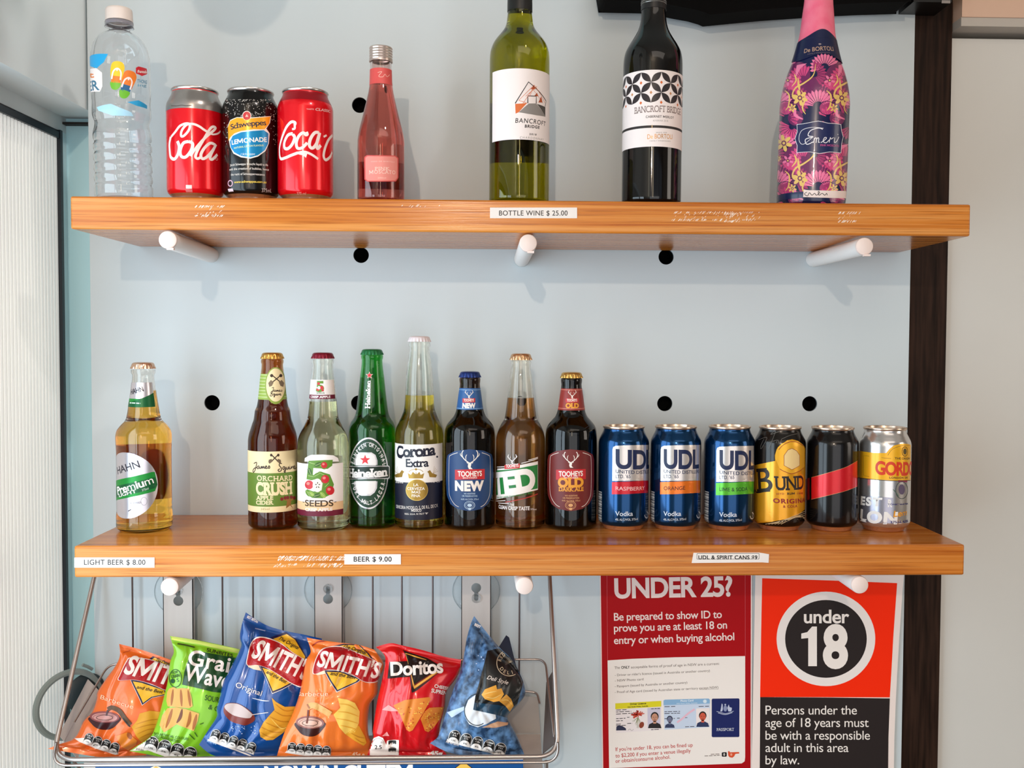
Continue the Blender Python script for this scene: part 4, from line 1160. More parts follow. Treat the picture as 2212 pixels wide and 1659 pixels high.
a.ring(2000, 510, 36, 60, 9, BR, 1); a.E(2000, 510, 22, 40, M('5a4a20', .4), 2)
a.T('EST', 1430, 1190, 1700, 1215, 100, GWH, .05, l=1, sp=.1); a.T('R', 1778, 1222, 1838, 1224, 90, GWH, .05, l=1); a.T('LON', 1425, 1395, 1900, 1440, 140, GWH, .05, l=1, sp=.05)
a.P([(1410, 1070), (1850, 1110), (1850, 1440), (1410, 1430)], M('a9a7b4', .25, .8), 0)
a.P([(1915, 880), (2030, 880), (2030, 905), (1915, 905)], M('8d2a4e', .4), 1)
a.ring(1960, 1010, 78, 110, 8, M('3f4a4a', .4), 1); a.E(1960, 1000, 40, 66, M('5a4c66', .4), 1); a.S([(1850, 1000), (1885, 1040), (1920, 1090)], 10, M('4c6a58', .4), 1)
a.T('TONIC WATER', 1778, 1200, 2040, 1192, 18, GI, .02, l=2); a.T('Lem', 1850, 1355, 2020, 1330, 75, M('e39a1a', .4), .02, shear=.3, l=2)
a.T('375mL 4.5%', 1815, 1435, 2040, 1420, 28, GI, .03, l=2)
can_done(R, a)

# -- soft drink cans on the upper shelf
GU = 'soft drink cans on the upper shelf'
HC = .1335
CR = M('e80518', .22, .35, .3); CWH = M('f3ddd6', .4)
R = can('drink_can', 'red cola can with a silver grey top, beside the water bottle', (340, 180), 5.53, 459, ZU, None, .04, CR, 0, 0, GU, H=HC)
a = R.art(760, .0022)
a.RU(-PI*R.rr, PI*R.rr, R.zs(372), HC-.0045, M('a39c98', .28, .75), 0); a.S([(165, 268), (230, 270), (290, 262), (350, 268), (410, 262)], 12, M('554b46', .4), 1)
cola = [([(160, 640), (145, 720), (148, 800), (160, 880), (205, 905), (245, 850), (262, 760), (240, 690)], 30), ([(165, 640), (215, 580), (270, 510), (345, 480), (388, 495), (375, 560), (320, 625), (285, 630), (292, 565), (350, 495), (430, 487), (500, 515), (550, 550), (600, 582)], 22),
        ([(372, 695), (420, 720), (405, 800), (340, 880), (285, 870), (275, 800), (310, 715), (372, 695)], 28), ([(395, 870), (440, 800), (560, 660), (680, 555), (690, 525), (640, 530), (570, 640), (490, 780), (455, 870), (480, 900), (520, 880)], 24), ([(600, 585), (660, 610), (720, 600), (752, 570)], 16),
        ([(690, 735), (630, 715), (560, 775), (520, 850), (535, 900), (590, 880), (660, 800), (700, 730)], 26), ([(700, 730), (640, 850), (628, 900), (660, 905), (715, 850)], 26)]
for p, wd in cola: a.S(p, wd*1.35, CWH, 1)
a.ring(708, 905, 12, 14, 3, CWH, 1); a.R(340, 1218, 412, 1262, M('e8c9c4', .4), 1); a.R(340, 1270, 418, 1304, M('cf6a68', .4), 1)
can_done(R, a, SILV, botm=SILV)
R = can('drink_can', 'black lemonade can with a yellow and blue badge between the red cans', (340, 180), 5.53, 1122, ZU, None, .042, M('100d0d', .2, .35, .3), 0, 0, GU, H=HC)
a = R.art(760, .0022); rd = random.Random(9)
for k in range(330):
    y = 195+rd.random()**1.6*560; x = rd.uniform(800, 1430)
    if 840 < x < 1350 and y > 400: continue
    a.E(x, y, rd.uniform(2.5, 6), rd.uniform(3, 7), M('b9b2aa', .4), 0, n=8)
a.P([(845, 500), (870, 440), (950, 405), (1100, 410), (1355, 392), (1345, 470), (1300, 540), (1340, 600), (1330, 720), (1290, 810), (1200, 875), (1110, 900), (1000, 885), (910, 840), (870, 760), (850, 640)], M('f1e6dc', .35), 0)
a.P([(845, 520), (870, 450), (950, 412), (1100, 420), (1350, 398), (1335, 480), (1280, 550), (1150, 550), (1000, 570), (920, 600), (870, 650), (850, 690)], M('f0a51e', .28, .2, .2), 1)
a.P([(868, 700), (900, 630), (1000, 585), (1150, 568), (1270, 560), (1325, 600), (1322, 720), (1280, 800), (1200, 860), (1110, 885), (1000, 868), (920, 825), (880, 770)], M('1487bd', .25, .3, .2), 2)
a.T('Schweppes', 880, 555, 1300, 500, 62, M('1f1a38', .4), .012, slab=True, l=3, sp=-.06); a.T('LEMONADE', 892, 735, 1306, 700, 52, M('f1e9e2', .4), .025, l=3); a.T('NATURAL LEMON FLAVOUR', 918, 785, 1270, 752, 20, M('d9e4a0', .4), .012, l=3); a.T('J Schweppe', 990, 860, 1162, 855, 24, M('e6ecf2', .4), 0, shear=.35, l=3)
a.E(1068, 388, 54, 58, M('efe0d4', .4), 1); a.E(1068, 388, 46, 50, M('c2202a', .35), 2); a.star(1068, 390, 22, M('e9b8a8', .4), 3, 3, .5)
for y, xa, xb, t in ((990, 870, 1320, 'Jacob Schweppe brought liquid to life'), (1045, 860, 1330, 'with the creation of bubbles, hence'), (1105, 880, 1280, 'the magic of Schweppervescence')): a.T(t, xa, y, xb, y, 26, M('d9cfc6', .4), .01, l=1)
a.T('www.schweppes.com.au', 918, 1195, 1300, 1195, 28, M('ecc94a', .4), .015, l=1); a.T('375mL', 1245, 1300, 1360, 1305, 44, M('c9b8b4', .4), .0, l=1); a.R(845, 1255, 905, 1290, M('e8d2da', .4), 1); a.ring(872, 1195, 26, 34, 12, M('d8a9bd', .4), 1)
can_done(R, a, SILV, botm=SILV)
R = can('drink_can', 'all red cola can, nearest the pink wine bottle', (340, 180), 5.53, 1772, ZU, None, .04, CR, 0, 0, GU, H=HC)
a = R.art(760, .0022)
a.RU(-PI*R.rr, PI*R.rr, R.zs(262), HC-.0045, M('9c1420', .3, .35), 0)
a.T('TASTE', 1780, 315, 1870, 318, 14, M('e3b5b0', .4), .01, l=1); a.T('CLASSIC', 1885, 325, 2062, 352, 30, M('e3b5b0', .4), .02, l=1)
coca = [([(1640, 500), (1645, 470), (1600, 462), (1545, 520), (1500, 620), (1465, 740), (1460, 830), (1475, 900), (1530, 890), (1600, 860), (1680, 830)], 26), ([(1680, 830), (1760, 820), (1840, 850), (1920, 905)], 22), ([(1640, 500), (1640, 540), (1610, 548)], 20),
        ([(1618, 610), (1640, 650), (1610, 730), (1560, 780), (1520, 770), (1520, 700), (1560, 620), (1618, 600)], 28), ([(1780, 580), (1790, 610), (1770, 615), (1740, 590), (1690, 630), (1660, 710), (1675, 775), (1730, 770), (1790, 710)], 26),
        ([(1930, 590), (1880, 590), (1830, 660), (1815, 740), (1850, 775), (1900, 720), (1940, 590)], 28), ([(1940, 590), (1905, 710), (1910, 780), (1950, 740)], 28), ([(1985, 640), (2020, 620)], 18), ([(2090, 620), (2040, 680), (2000, 780), (1985, 870), (2010, 915), (2060, 880), (2085, 820)], 26)]
for p, wd in coca: a.S(p, wd*1.35, CWH, 1)
a.P([(1640, 838), (1720, 830), (1790, 840), (1775, 890), (1740, 862)], CWH, 1)
a.T('375 ml', 1670, 1330, 1770, 1332, 30, M('ef9a92', .4), .01, l=1)
can_done(R, a, SILV, botm=SILV)

# -- water bottle
R = Round('water_bottle', 'clear plastic water bottle with white cap and printed thongs, far left', 'bottle', (0, 0), 2.676, 719, ZU, Y=.046, tilt=-.018)
def rowsw():
    r = [(130, 84), (150, 87), (160, 86), (172, 62), (185, 62), (195, 84), (215, 118), (250, 148), (300, 168), (340, 174), (560, 174), (600, 171), (640, 172), (668, 172), (690, 166), (716, 158), (745, 162), (775, 169)]
    for k, y in enumerate((810, 870, 930, 990, 1050)): r += [(y-14, 171), (y, 170), (y+12, 163), (y+22, 163), (y+34, 171)]
    return r+[(1120, 172), (1150, 170)]
def axw(y): return 684+(719-684)*(y-60)/(1130-60)
P = [R.zr(y, h, axw(y)) for y, h in rowsw()]
P = [p for p in P if p[0] > .012]; rb = min(P)[1]
P += [(0, rb-.008), (.003, rb-.0025), (.008, rb)]
R.f = pchip(P); R.ztop = max(P)[0]
R.glass('fbfcfd', None, 262, .0007)
mb = MB(); z0 = R.zr(126, 1, 685)[0]; z1 = R.zr(52, 1, 685)[0]; rc = R.zr(90, 79, 684)[1]
mb.lathe([(0, z1), (rc*.9, z1), (rc*.97, z1-.001), (rc, z1-.003), (rc*1.02, z0), (rc*.9, z0), (rc*.86, z1-.004), (0, z1-.003)], M('efdfd6', .45), 90, lambda r, z, q: r*(1+(.008*math.cos(45*q) if r > rc*.95 else 0)))
mb.build('screw_cap', R.root)
mb = MB(); z2 = R.zr(150, 1, 687)[0]; mb.lathe([(rc*.92, z0-.001), (rc*1.03, z0-.0012), (rc*1.06, z2+.002), (rc*1.04, z2), (rc*.9, z2)], M('b9b2bb', .4), 72); mb.build('neck_ring', R.root)
a = R.art(450); a.cx = 690
TQ = M('2aa5dc', .35); YL = M('f3c81c', .35); OG = M('ee7a1c', .35); GN = M('6cb52d', .35); DKB = M('1c5f8e', .35); WP = M('f6e9e4', .4)
a.P([(515, 330), (560, 312), (625, 312), (600, 360), (560, 395), (515, 380)], TQ, 0); a.P([(735, 590), (800, 580), (850, 610), (850, 630), (790, 612)], TQ, 0); a.P([(560, 620), (640, 600), (760, 650), (770, 672), (650, 668), (570, 640)], M('a9d4e6', .35), 0)
a.P([(515, 400), (560, 395), (590, 420), (592, 500), (578, 530), (515, 535)], WP, 0); a.T('ER', 522, 528, 578, 520, 55, M('3f7590', .4), .02, l=1); a.T('t', 522, 450, 545, 448, 30, OG, .03, l=1)
def thong(x, y, rot, c1, c2, c3):
    c, d = math.cos(rot), math.sin(rot)
    def q(p): return [(x+u*c-v*d, y+u*d+v*c) for u, v in p]
    a.P(q([(-34, -70), (-10, -86), (25, -82), (42, -55), (38, -10), (28, 20), (-22, 20), (-36, -20)]), c1, 1, True)
    a.P(q([(-30, 0), (34, 0), (28, 40), (-24, 40)]), c2, 2); a.P(q([(-26, 34), (28, 34), (28, 60), (12, 78), (-12, 78), (-26, 60)]), c3, 2, True)
    a.S(q([(-24, 20), (-20, -25), (2, -45), (24, -25), (26, 20)]), 9, WP, 3); a.S(q([(2, -45), (0, -30)]), 9, WP, 3)
thong(672, 440, .12, YL, OG, GN); thong(732, 492, .3, OG, DKB, GN)
a.P([(785, 392), (800, 384), (848, 398), (850, 428), (820, 440), (800, 430), (785, 425)], M('cf2230', .35), 1); a.T('frantelle', 792, 420, 846, 425, 16, WP, .02, shear=.2, l=2); a.T('THONG', 790, 478, 848, 486, 20, M('5d8fb0', .4), .02, l=1); a.T('ing', 795, 500, 846, 502, 16, M('7aa6c0', .4), .02, l=1)
label(R, a, 'printed_label')

# -- pink wine piccolo
R = Round('wine_bottle', 'small pink wine bottle with silver screw cap and coral labels', 'bottle', (720, 80), 4.485, 463, ZU, Y=.047)
R.profile([(240, 104), (300, 106), (450, 110), (520, 119), (600, 136), (700, 160), (800, 185), (900, 210), (960, 221), (1020, 227), (1200, 228), (1520, 228), (1555, 228)], .004)
R.glass('f6e4e0', 'e88a80', 460)
mb = MB(); z0, z1 = R.zs(245), R.zs(105); rc = R.zr(170, 114)[1]
pr = [(0, z1), (rc*.9, z1)]
for k in range(5):
    t = z1-(z1-z0)*(.08+.18*k); pr += [(rc*.97, t+.0012), (rc, t), (rc*.96, t-.0016)]
mb.lathe(pr+[(rc*1.01, z0+.0015), (rc, z0), (rc*.93, z0)], M('d8c3b8', .3, .85), 80); mb.build('screw_cap', R.root)
CO = M('d5504c', .45); COL2 = M('e6897e', .45); PKT = M('f2c3b4', .4)
a = R.art(380); a.band(-88, 88, 296, 448, CO, 0); a.S([(430, 345), (470, 335), (440, 380), (480, 385), (500, 360), (520, 385), (545, 365)], 4, PKT, 1); label(R, a, 'neck_label')
a = R.art(1270)
a.P([(300, 1165), (325, 1145), (600, 1148), (630, 1172), (630, 1365), (605, 1400), (330, 1402), (302, 1380)], CO, 0); a.P([(312, 1170), (332, 1155), (596, 1158), (620, 1178), (620, 1362), (598, 1390), (334, 1392), (314, 1374)], COL2, 1)
a.T('PINK', 402, 1288, 545, 1290, 28, PKT, .01, slab=True, l=2, sp=.1); a.T('MOSCATO', 346, 1328, 600, 1330, 34, PKT, .01, slab=True, l=2, sp=.08); a.T('VINO DE BORTOLI', 365, 1215, 590, 1218, 13, PKT, .0, l=2, sp=.15); a.T('200ml', 430, 1372, 510, 1372, 14, PKT, 0, l=2)
label(R, a)
a = R.art(1270); a.band(135, 225, 1150, 1420, M('c9504a', .5), -2); label(R, a, 'back_label')

# -- three tall bottles
R = Round('wine_bottle', 'green glass white wine bottle with a plain white bridge label', 'bottle', (1030, 0), 3.318, 303, ZU, Y=.048)
zt_ = R.zs(88)
R.profile([(-160, 84), (-60, 85), (60, 87), (92, 87), (130, 91), (170, 96), (200, 106), (230, 125), (260, 149), (300, 180), (340, 200), (390, 212), (450, 215), (900, 215), (1400, 215)], .004)
R.glass('d2cf58', 'e4df6c', 60, .003)
mb = MB(); z1 = R.ztop
mb.lathe([(0, z1+.0012), (R.f(z1)*.98, z1+.001)]+[(R.f(z1-(z1-zt_)*k/8)+.0005, z1-(z1-zt_)*k/8) for k in range(9)]+[(R.f(zt_)-.001, zt_)], M('161413', .4), 72); mb.build('capsule', R.root)
a = R.art(800); WL = M('f4e6e2', .5); BK = M('2a2322', .5); ORN = M('d9692c', .5); GRY = M('8d8580', .5)
a.RU(R.inv(112, 800)[0], R.inv(517, 800)[0]+.012, R.zs(1044), R.zs(550), WL, 0)
a.P([(275, 745), (330, 742), (360, 738), (300, 805), (278, 815)], ORN, 1); a.P([(300, 805), (372, 742), (425, 742), (492, 838)], GRY, 1); a.P([(430, 745), (490, 768), (490, 835)], M('4d4640', .5), 1)
a.S([(275, 742), (370, 588), (495, 725)], 7, BK, 2, smooth=False); a.S([(495, 725), (488, 765)], 5, BK, 2); a.S([(365, 740), (365, 688), (425, 690), (425, 742)], 7, BK, 2, smooth=False)
for p in (((300, 720), (410, 610)), ((410, 610), (488, 740)), ((330, 742), (400, 640)), ((300, 720), (360, 740)), ((380, 690), (400, 640), (440, 690)), ((440, 690), (470, 740)), ((350, 690), (430, 620))): a.S(list(p), 3, ORN, 2, smooth=False)
a.P([(385, 640), (410, 612), (420, 640)], M('b04a22', .5), 2); a.P([(440, 735), (460, 690), (470, 735)], M('b04a22', .5), 2); a.P([(410, 690), (430, 665), (440, 690)], M('b04a22', .5), 2)
a.T('BANCROFT', 275, 880, 490, 905, 32, BK, .01, l=1, sp=.08); a.T('BRIDGE', 343, 914, 448, 924, 20, BK, .035, l=1, sp=.1); a.T('2018', 376, 968, 426, 972, 13, BK, .03, l=1, sp=.2); a.T('CHARDONNAY', 308, 994, 476, 1010, 16, GRY, 0, l=1, sp=.2)
label(R, a)
a = R.art(800); a.band(95, 205, 650, 1105, M('2b3012', .6), -2); label(R, a, 'back_label')

R = Round('wine_bottle', 'black red wine bottle with a label of interlaced black petals', 'bottle', (1310, 0), 3.687, 356, ZU, Y=.048, tilt=.004)
R.profile([(-200, 95), (0, 97), (100, 98), (180, 105), (230, 117), (270, 135), (320, 165), (370, 197), (430, 225), (490, 235), (540, 237), (1100, 237), (1560, 237)], .004)
mb = MB(); mb.lathe([(0, .002)]+R.pts(0, .012, 6)+R.pts(.012, R.ztop, 80)[1:]+[(0, R.ztop)], M('0c0a0a', .06, 0, 0, 0, 1.5), 96); mb.build('glass_body', R.root)
zt_ = R.zs(88); z1 = R.ztop
mb = MB(); mb.lathe([(0, z1+.0012), (R.f(z1)*.98, z1+.001)]+[(R.f(z1-(z1-zt_)*k/8)+.0006, z1-(z1-zt_)*k/8) for k in range(9)]+[(R.f(zt_)-.001, zt_)], M('171516', .4), 72)
for y in (24, 40): mb.lathe([(R.f(R.zs(y))+.0006, R.zs(y)+.0006), (R.f(R.zs(y))+.0009, R.zs(y)), (R.f(R.zs(y))+.0006, R.zs(y)-.0006)], M('8a8682', .3, .8), 72)
mb.build('capsule', R.root)
a = R.art(880); a.cx = 362
uA, uB = R.inv(135, 880)[0], R.inv(603, 880)[0]
v0, v1 = R.inv(362, 1167)[1], R.inv(362, 556)[1]
a.RU(uA-.03, uB+.02, v0, v1, WL, 0)
# circles lattice: petals between neighbours
ctr, px_ = R.inv(356, 655), R.inv(437, 575)
U1 = Vector(R.inv(437, 738))-Vector(R.inv(275, 742)); stp = abs(U1.x); uc, vc = R.inv(356, 655)
vr = abs(R.inv(437, 575)[1]-R.inv(437, 738)[1]); rr_ = stp/2
PET = M('2d2427', .4)
def petal(x0, y0, x1, y1):
    d = Vector((x1-x0, y1-y0)); n = Vector((-d.y, d.x)); k = 12
    up = [Vector((x0, y0))+d*(i/k)+n*.22*math.sin(PI*i/k) for i in range(k+1)]; dn = [Vector((x0, y0))+d*(i/k)-n*.22*math.sin(PI*i/k) for i in range(k, -1, -1)]
    a.uvpoly([tuple(p) for p in up[:-1]+dn[:-1]], PET, 1)
hu, hv = stp/2, vr/2
for i in range(-4, 4):
    for j in (0, 1):
        cx_ = uc+i*2*hu; cy_ = vc-j*2*hv+hv*.02
        for sx, sy in ((1, 1), (-1, 1), (1, -1), (-1, -1)):
            x0, y0 = (cx_, cy_)
            if j == 0 and sy > 0: petal(cx_, cy_, cx_+sx*hu, cy_+hv)
            elif j == 0: petal(cx_, cy_, cx_+sx*hu, cy_-hv)
        if j == 0:
            petal(cx_+hu, cy_-hv, cx_+hu+hu, cy_-2*hv); petal(cx_+hu, cy_-hv, cx_+hu-hu, cy_-2*hv)
    for (dx_, dy_, m) in ((hu, 0, ORN), (0, -hv, M('c98a5c', .5)), (hu, -2*hv*.98, ORN)):
        x, y, q = uc+i*2*hu+dx_, vc+dy_, .0017
        a.uvpoly([(x+q, y), (x, y+q*1.2), (x-q, y), (x, y-q*1.2)], m, 2)
a.T('BANCROFT BRIDGE', 222, 908, 588, 918, 50, M('8a7672', .45), .005, slab=True, l=1, sp=-.03); a.T('CABERNET MERLOT', 313, 940, 535, 948, 18, BK, .015, l=1, sp=.05); a.T('RIVERINA 2018', 372, 968, 490, 970, 13, GRY, 0, l=1, sp=.1)
a.RU(uA-.03, uB+.02, R.inv(362, 1018)[1], R.inv(362, 998)[1], BK, 1); a.R(360, 996, 366, 1019, M('d9b27a', .4), 2)
a.T('De BORTOLI', 325, 1108, 524, 1108, 36, M('d39a62', .35, .4), .01, l=1); a.T('FAMILY WINEMAKERS', 345, 1128, 510, 1130, 8, GRY, 0, l=1); a.T('SINCE 1928', 395, 1060, 480, 1060, 8, GRY, 0, l=1)
label(R, a)

R = Round('sparkling_wine_bottle', 'sparkling wine bottle wrapped in pink, navy and gold flowers with pink foil neck', 'bottle', (1640, 0), 3.686, 411, ZU, Y=.05, tilt=.0235)
def axe(y): return 466-(466-411)*y/1610
P = [R.zr(y, h, axe(y)) for y, h in ((-230, 108), (-200, 112), (-120, 105), (0, 110), (100, 120), (200, 130), (280, 139), (340, 152), (400, 167), (500, 195), (600, 231), (700, 259), (800, 275), (870, 279), (1000, 279), (1300, 278), (1560, 277))]
P += [(0, min(P)[1]-.004), (.003, min(P)[1]-.001)]
R.f = pchip(P); R.ztop = max(P)[0]
NV = M('141a44', .22, 0, .4); PK = M('d9487f', .3, 0, .4); PK2 = M('a8326a', .3, 0, .4); PK3 = M('ef7aa2', .3, 0, .4); GO = M('eac06a', .3, 0, .4); MG = M('702458', .3, 0, .4)
mb = MB(); mb.lathe([(0, .002)]+R.pts(0, .012, 6)+R.pts(.012, R.ztop, 80)[1:]+[(0, R.ztop)], NV, 110)
a = R.art(1000, .004); a.cx = 430
def fan(x, y, r, a0, a1, m, n=9, l=0, ins=.3, core=None):
    for i in range(n):
        q = math.radians(a0+(a1-a0)*(i+.5)/n); dq = math.radians((a1-a0)/n*.43)
        a.P([(x+r*ins*math.cos(q-dq*.6), y-r*ins*math.sin(q-dq*.6)), (x+r*.85*math.cos(q-dq), y-r*.85*math.sin(q-dq)), (x+r*math.cos(q), y-r*math.sin(q)), (x+r*.85*math.cos(q+dq), y-r*.85*math.sin(q+dq)), (x+r*ins*math.cos(q+dq*.6), y-r*ins*math.sin(q+dq*.6))], m, l)
    if core: a.E(x, y, r*ins*.8, r*ins*.8, core, l+1)
def flower(x, y, r, m, n=6, l=3):
    for i in range(n):
        q = 2*PI*i/n+.3; a.E(x+r*.6*math.cos(q), y+r*.62*math.sin(q), r*.42, r*.22, m, l, q)
    a.E(x, y, r*.3, r*.32, MG, l+1); a.E(x, y, r*.16, r*.17, GO, l+2)
def scroll(pts, m, wd=16, l=2): a.S(pts, wd, m, l, taper=True)
for oy in (0, 640):
    for dx_ in (-330, 0, 330):
        x = dx_
        a.E(300+x, 620+oy, 105, 130, MG, -1, .3); a.E(480+x, 690+oy, 130, 80, MG, -1)
        fan(350+x, 640+oy, 125, 60, 250, PK, 13); fan(430+x, 590+oy, 110, -60, 90, PK2, 10)
        fan(470+x, 850+oy, 140, 20, 175, PK3, 11, 1); fan(470+x, 840+oy, 175, 0, 120, MG, 14, 0, .6)
        fan(225+x, 940+oy, 95, -40, 160, PK, 9, 1); fan(590+x, 640+oy, 80, -150, 30, PK, 7, 1)
        fan(290+x, 800+oy, 120, -70, 110, PK2, 12, -.5, .2); fan(585+x, 740+oy, 115, 60, 240, PK, 12, -.5, .2); fan(520+x, 540+oy, 120, 20, 200, PK3, 12, -.5, .3); fan(400+x, 1000+oy, 120, 200, 350, PK2, 11, -.5, .2); fan(590+x, 1010+oy, 110, 150, 330, PK, 10, -.5, .2)
        a.E(540+x, 860+oy, 62, 55, PK2, 1); a.E(620+x, 940+oy, 60, 60, MG, 1); a.ring(540+x, 860+oy, 62, 55, 5, NV, 2)
        flower(655+x, 780+oy, 62, GO); flower(595+x, 860+oy, 34, GO); flower(560+x, 640+oy, 44, PK3, 5)
        scroll([(450+x, 510+oy), (430+x, 600+oy), (360+x, 660+oy), (290+x, 700+oy), (265+x, 760+oy), (290+x, 790+oy), (320+x, 760+oy)], GO)
        scroll([(205+x, 720+oy), (240+x, 760+oy), (235+x, 840+oy), (210+x, 880+oy)], GO); scroll([(335+x, 720+oy), (365+x, 780+oy), (345+x, 860+oy), (370+x, 910+oy)], GO, 14)
        scroll([(610+x, 590+oy), (625+x, 640+oy), (590+x, 690+oy)], GO); scroll([(640+x, 620+oy), (645+x, 680+oy), (655+x, 720+oy)], GO, 20)
        scroll([(230+x, 850+oy), (280+x, 870+oy), (290+x, 920+oy), (350+x, 950+oy)], PK3, 26); a.P([(300+x, 520+oy), (380+x, 505+oy), (330+x, 545+oy), (290+x, 620+oy)], PK3, 1)
flower(198, 1140, 66, GO); flower(155, 1262, 24, GO)
BL2 = M('15204f', .3, 0, .3); SW = M('e6dfe2', .35)
pl = [(300, 990), (350, 985), (400, 975), (470, 962), (550, 980), (650, 990), (655, 1040), (668, 1090), (655, 1150), (650, 1220), (560, 1212), (480, 1225), (400, 1212), (300, 1218), (302, 1160), (284, 1105), (302, 1050)]
a.P(pl, SW, 6); a.P([(476+(x-476)*.978, 1095+(y-1095)*.968) for x, y in pl], BL2, 7)
a.S([(505, 1030), (470, 1020), (410, 1040), (390, 1080), (430, 1090), (370, 1110), (380, 1150), (430, 1130)], 7, SW, 8); a.S([(430, 1090), (350, 1150), (318, 1110), (340, 1040), (420, 1015), (510, 1022)], 4, SW, 8)
a.S([(432, 1138), (440, 1100)], 6, SW, 8); a.S([(438, 1112), (450, 1097), (456, 1108), (452, 1138)], 6, SW, 8); a.S([(455, 1112), (468, 1097), (474, 1108), (471, 1134), (482, 1132)], 6, SW, 8)
a.S([(490, 1136), (515, 1120), (535, 1100), (520, 1096), (508, 1125), (530, 1138), (555, 1115)], 6, SW, 8); a.S([(555, 1136), (565, 1095), (570, 1108), (590, 1096)], 6, SW, 8); a.S([(600, 1096), (596, 1134), (615, 1125), (632, 1090)], 6, SW, 8); a.S([(622, 1072), (626, 1070)], 7, SW, 8)
a.T('PINK MOSCATO', 485, 1165, 632, 1172, 16, M('c04a86', .35), .015, l=8)
a.P([(355, 1510), (400, 1515), (690, 1522), (688, 1580), (350, 1570)], M('efdcd6', .4), 6); a.band(-130, -25, 1524, 1575, BL2, 5)
a.S([(380, 1530), (360, 1545), (385, 1560), (400, 1535), (420, 1555), (440, 1540), (455, 1555), (480, 1535), (470, 1525), (475, 1555), (500, 1540), (520, 1555), (535, 1540), (540, 1556)], 5, BK, 7)
a.into(mb); mb.build('bottle_body', R.root, fix=False)
PF = noisy('ee6684', 'f27b93', 60, .4, .25)
yb = R.zs(345)
mb = MB(); mb.lathe([(0, R.ztop+.001), (R.f(R.ztop)+.0006, R.ztop+.0005)]+[(R.f(R.ztop-(R.ztop-yb)*k/24)+.0007, R.ztop-(R.ztop-yb)*k/24) for k in range(25)], PF, 80); mb.build('foil_capsule', R.root)
a = R.art(400, .004); a.cx = 455; a.off0 = .0011
q = []
for t in range(0, 41):
    d = -130+260*t/40; q.append((math.radians(d)*R.rr, R.zs(345)+.011*math.exp(-(d/42)**2)-.0005))
a.uvpoly(q+[(math.radians(130-260*t/40)*R.rr, R.zs(478)-.004+.003*math.cos(math.radians(130-260*t/40)*3)) for t in range(41)], M('131a3f', .35), 0)
a.T('De BORTOLI', 360, 425, 588, 408, 32, M('c9a28c', .35, .4), .015, l=1); a.T('FAMILY WINEMAKERS', 388, 438, 560, 426, 8, M('7a6a70', .4), 0, l=1); a.E(482, 353, 11, 6, M('9a8a8a', .4), 1)
label(R, a, 'collar_label')
# ------------------------------------------------------------------ wire basket
ST = M('b8aca6', .3, .9); PLT = noisy('c6bdb7', 'cec6c0', 40, .42, stretch=(1, 1, .05)); CLR = glass('fdfefe', 1.03, .0); NUB = glass('f4f8fa', 1.3, .02)
BY = .192
bp = U(700, 1640, .12)
BK_ = empty('wire_basket', 'wire basket of crisp packets hung under the lower shelf with steel back plates', 'basket', Matrix.Translation((bp.x, .12, bp.z)))
def bpart(mb, name, angle=40): return child(mb.build(name, angle=angle), BK_)
zt_ = U(600, 1205, BY).z; zb_ = U(600, 1652, .19).z
for px in (286, 480.5, 546.5, 611, 805, 868, 934.6, 1122):
    x = U(px, 1280, BY).x
    mb = MB(); mb.tube([(x, BY, zt_), (x, BY, zb_), (x, BY-.012, zb_-.006)], .0013, M('6b5d5a', .35, .8), 8); bpart(mb, 'back_wire')
for a_, b_, kx, ky in ((352, 416.5, 385, 1285), (679, 739.5, 708.5, 1281), (996.5, 1060.5, 1028.7, 1283)):
    x0, x1 = U(a_, 1280, BY-.004).x, U(b_, 1280, BY-.004).x
    k = U(kx, ky, BY-.004)
    dn = 1 if kx < 1000 else -1      # the wide end of the keyhole
    hole = []
    for i in range(25):
        q = PI/2*dn+.42*dn+(2*PI-.84)*dn*i/24
        hole.append((k.x+.0068*math.cos(q), k.z-.0085*dn+.0068*math.sin(q)))
    for i in range(9):
        q = dn*(PI*i/8); hole.append((k.x+.0028*math.cos(q), k.z+.0065*dn+.0028*math.sin(q)))
    mb = MB(); mb.prism([(x0, zb_-.004), (x1, zb_-.004), (x1, zt_), (x0, zt_)], [hole], BY-.004, BY-.0028, PLT)
    mb.box((x0, BY-.004, zb_-.004), (x0+.001, BY+.004, zt_), PLT); mb.box((x1-.001, BY-.004, zb_-.004), (x1, BY+.004, zt_), PLT)
    bpart(mb, 'back_plate')
    c = U(kx, ky-6, DP-.002); R0 = .0335
    mb = MB(); mx = Matrix.Translation((c.x, DP-.0006, c.z)) @ Matrix.Rotation(PI/2, 4, 'X')
    pr = [(0, .0075), (.006, .0072), (.0075, .005), (.018, .0036), (.03, .0012), (R0, .0004), (R0, 0), (.03, .0001), (0, .0016)]
    mb.lathe([(r, z) for r, z in pr], CLR, 56, None, mx)
    mb.lathe([(R0-.0006, .0001), (R0+.0003, .0005), (R0, .001), (R0-.0008, .0008)], glass('e6edf0', 1.3, .1), 56, None, mx)
    kz = k.z+(.006 if dn > 0 else -.006); mx2 = Matrix.Translation((k.x, BY-.0045, kz)) @ Matrix.Rotation(PI/2, 4, 'X')
    mb.lathe([(0, .0035), (.004, .0032), (.0062, .002), (.0066, .0004), (.0035, -.0005), (.0028, -.012)], NUB, 32, None, mx2)
    bpart(mb, 'suction_cup')
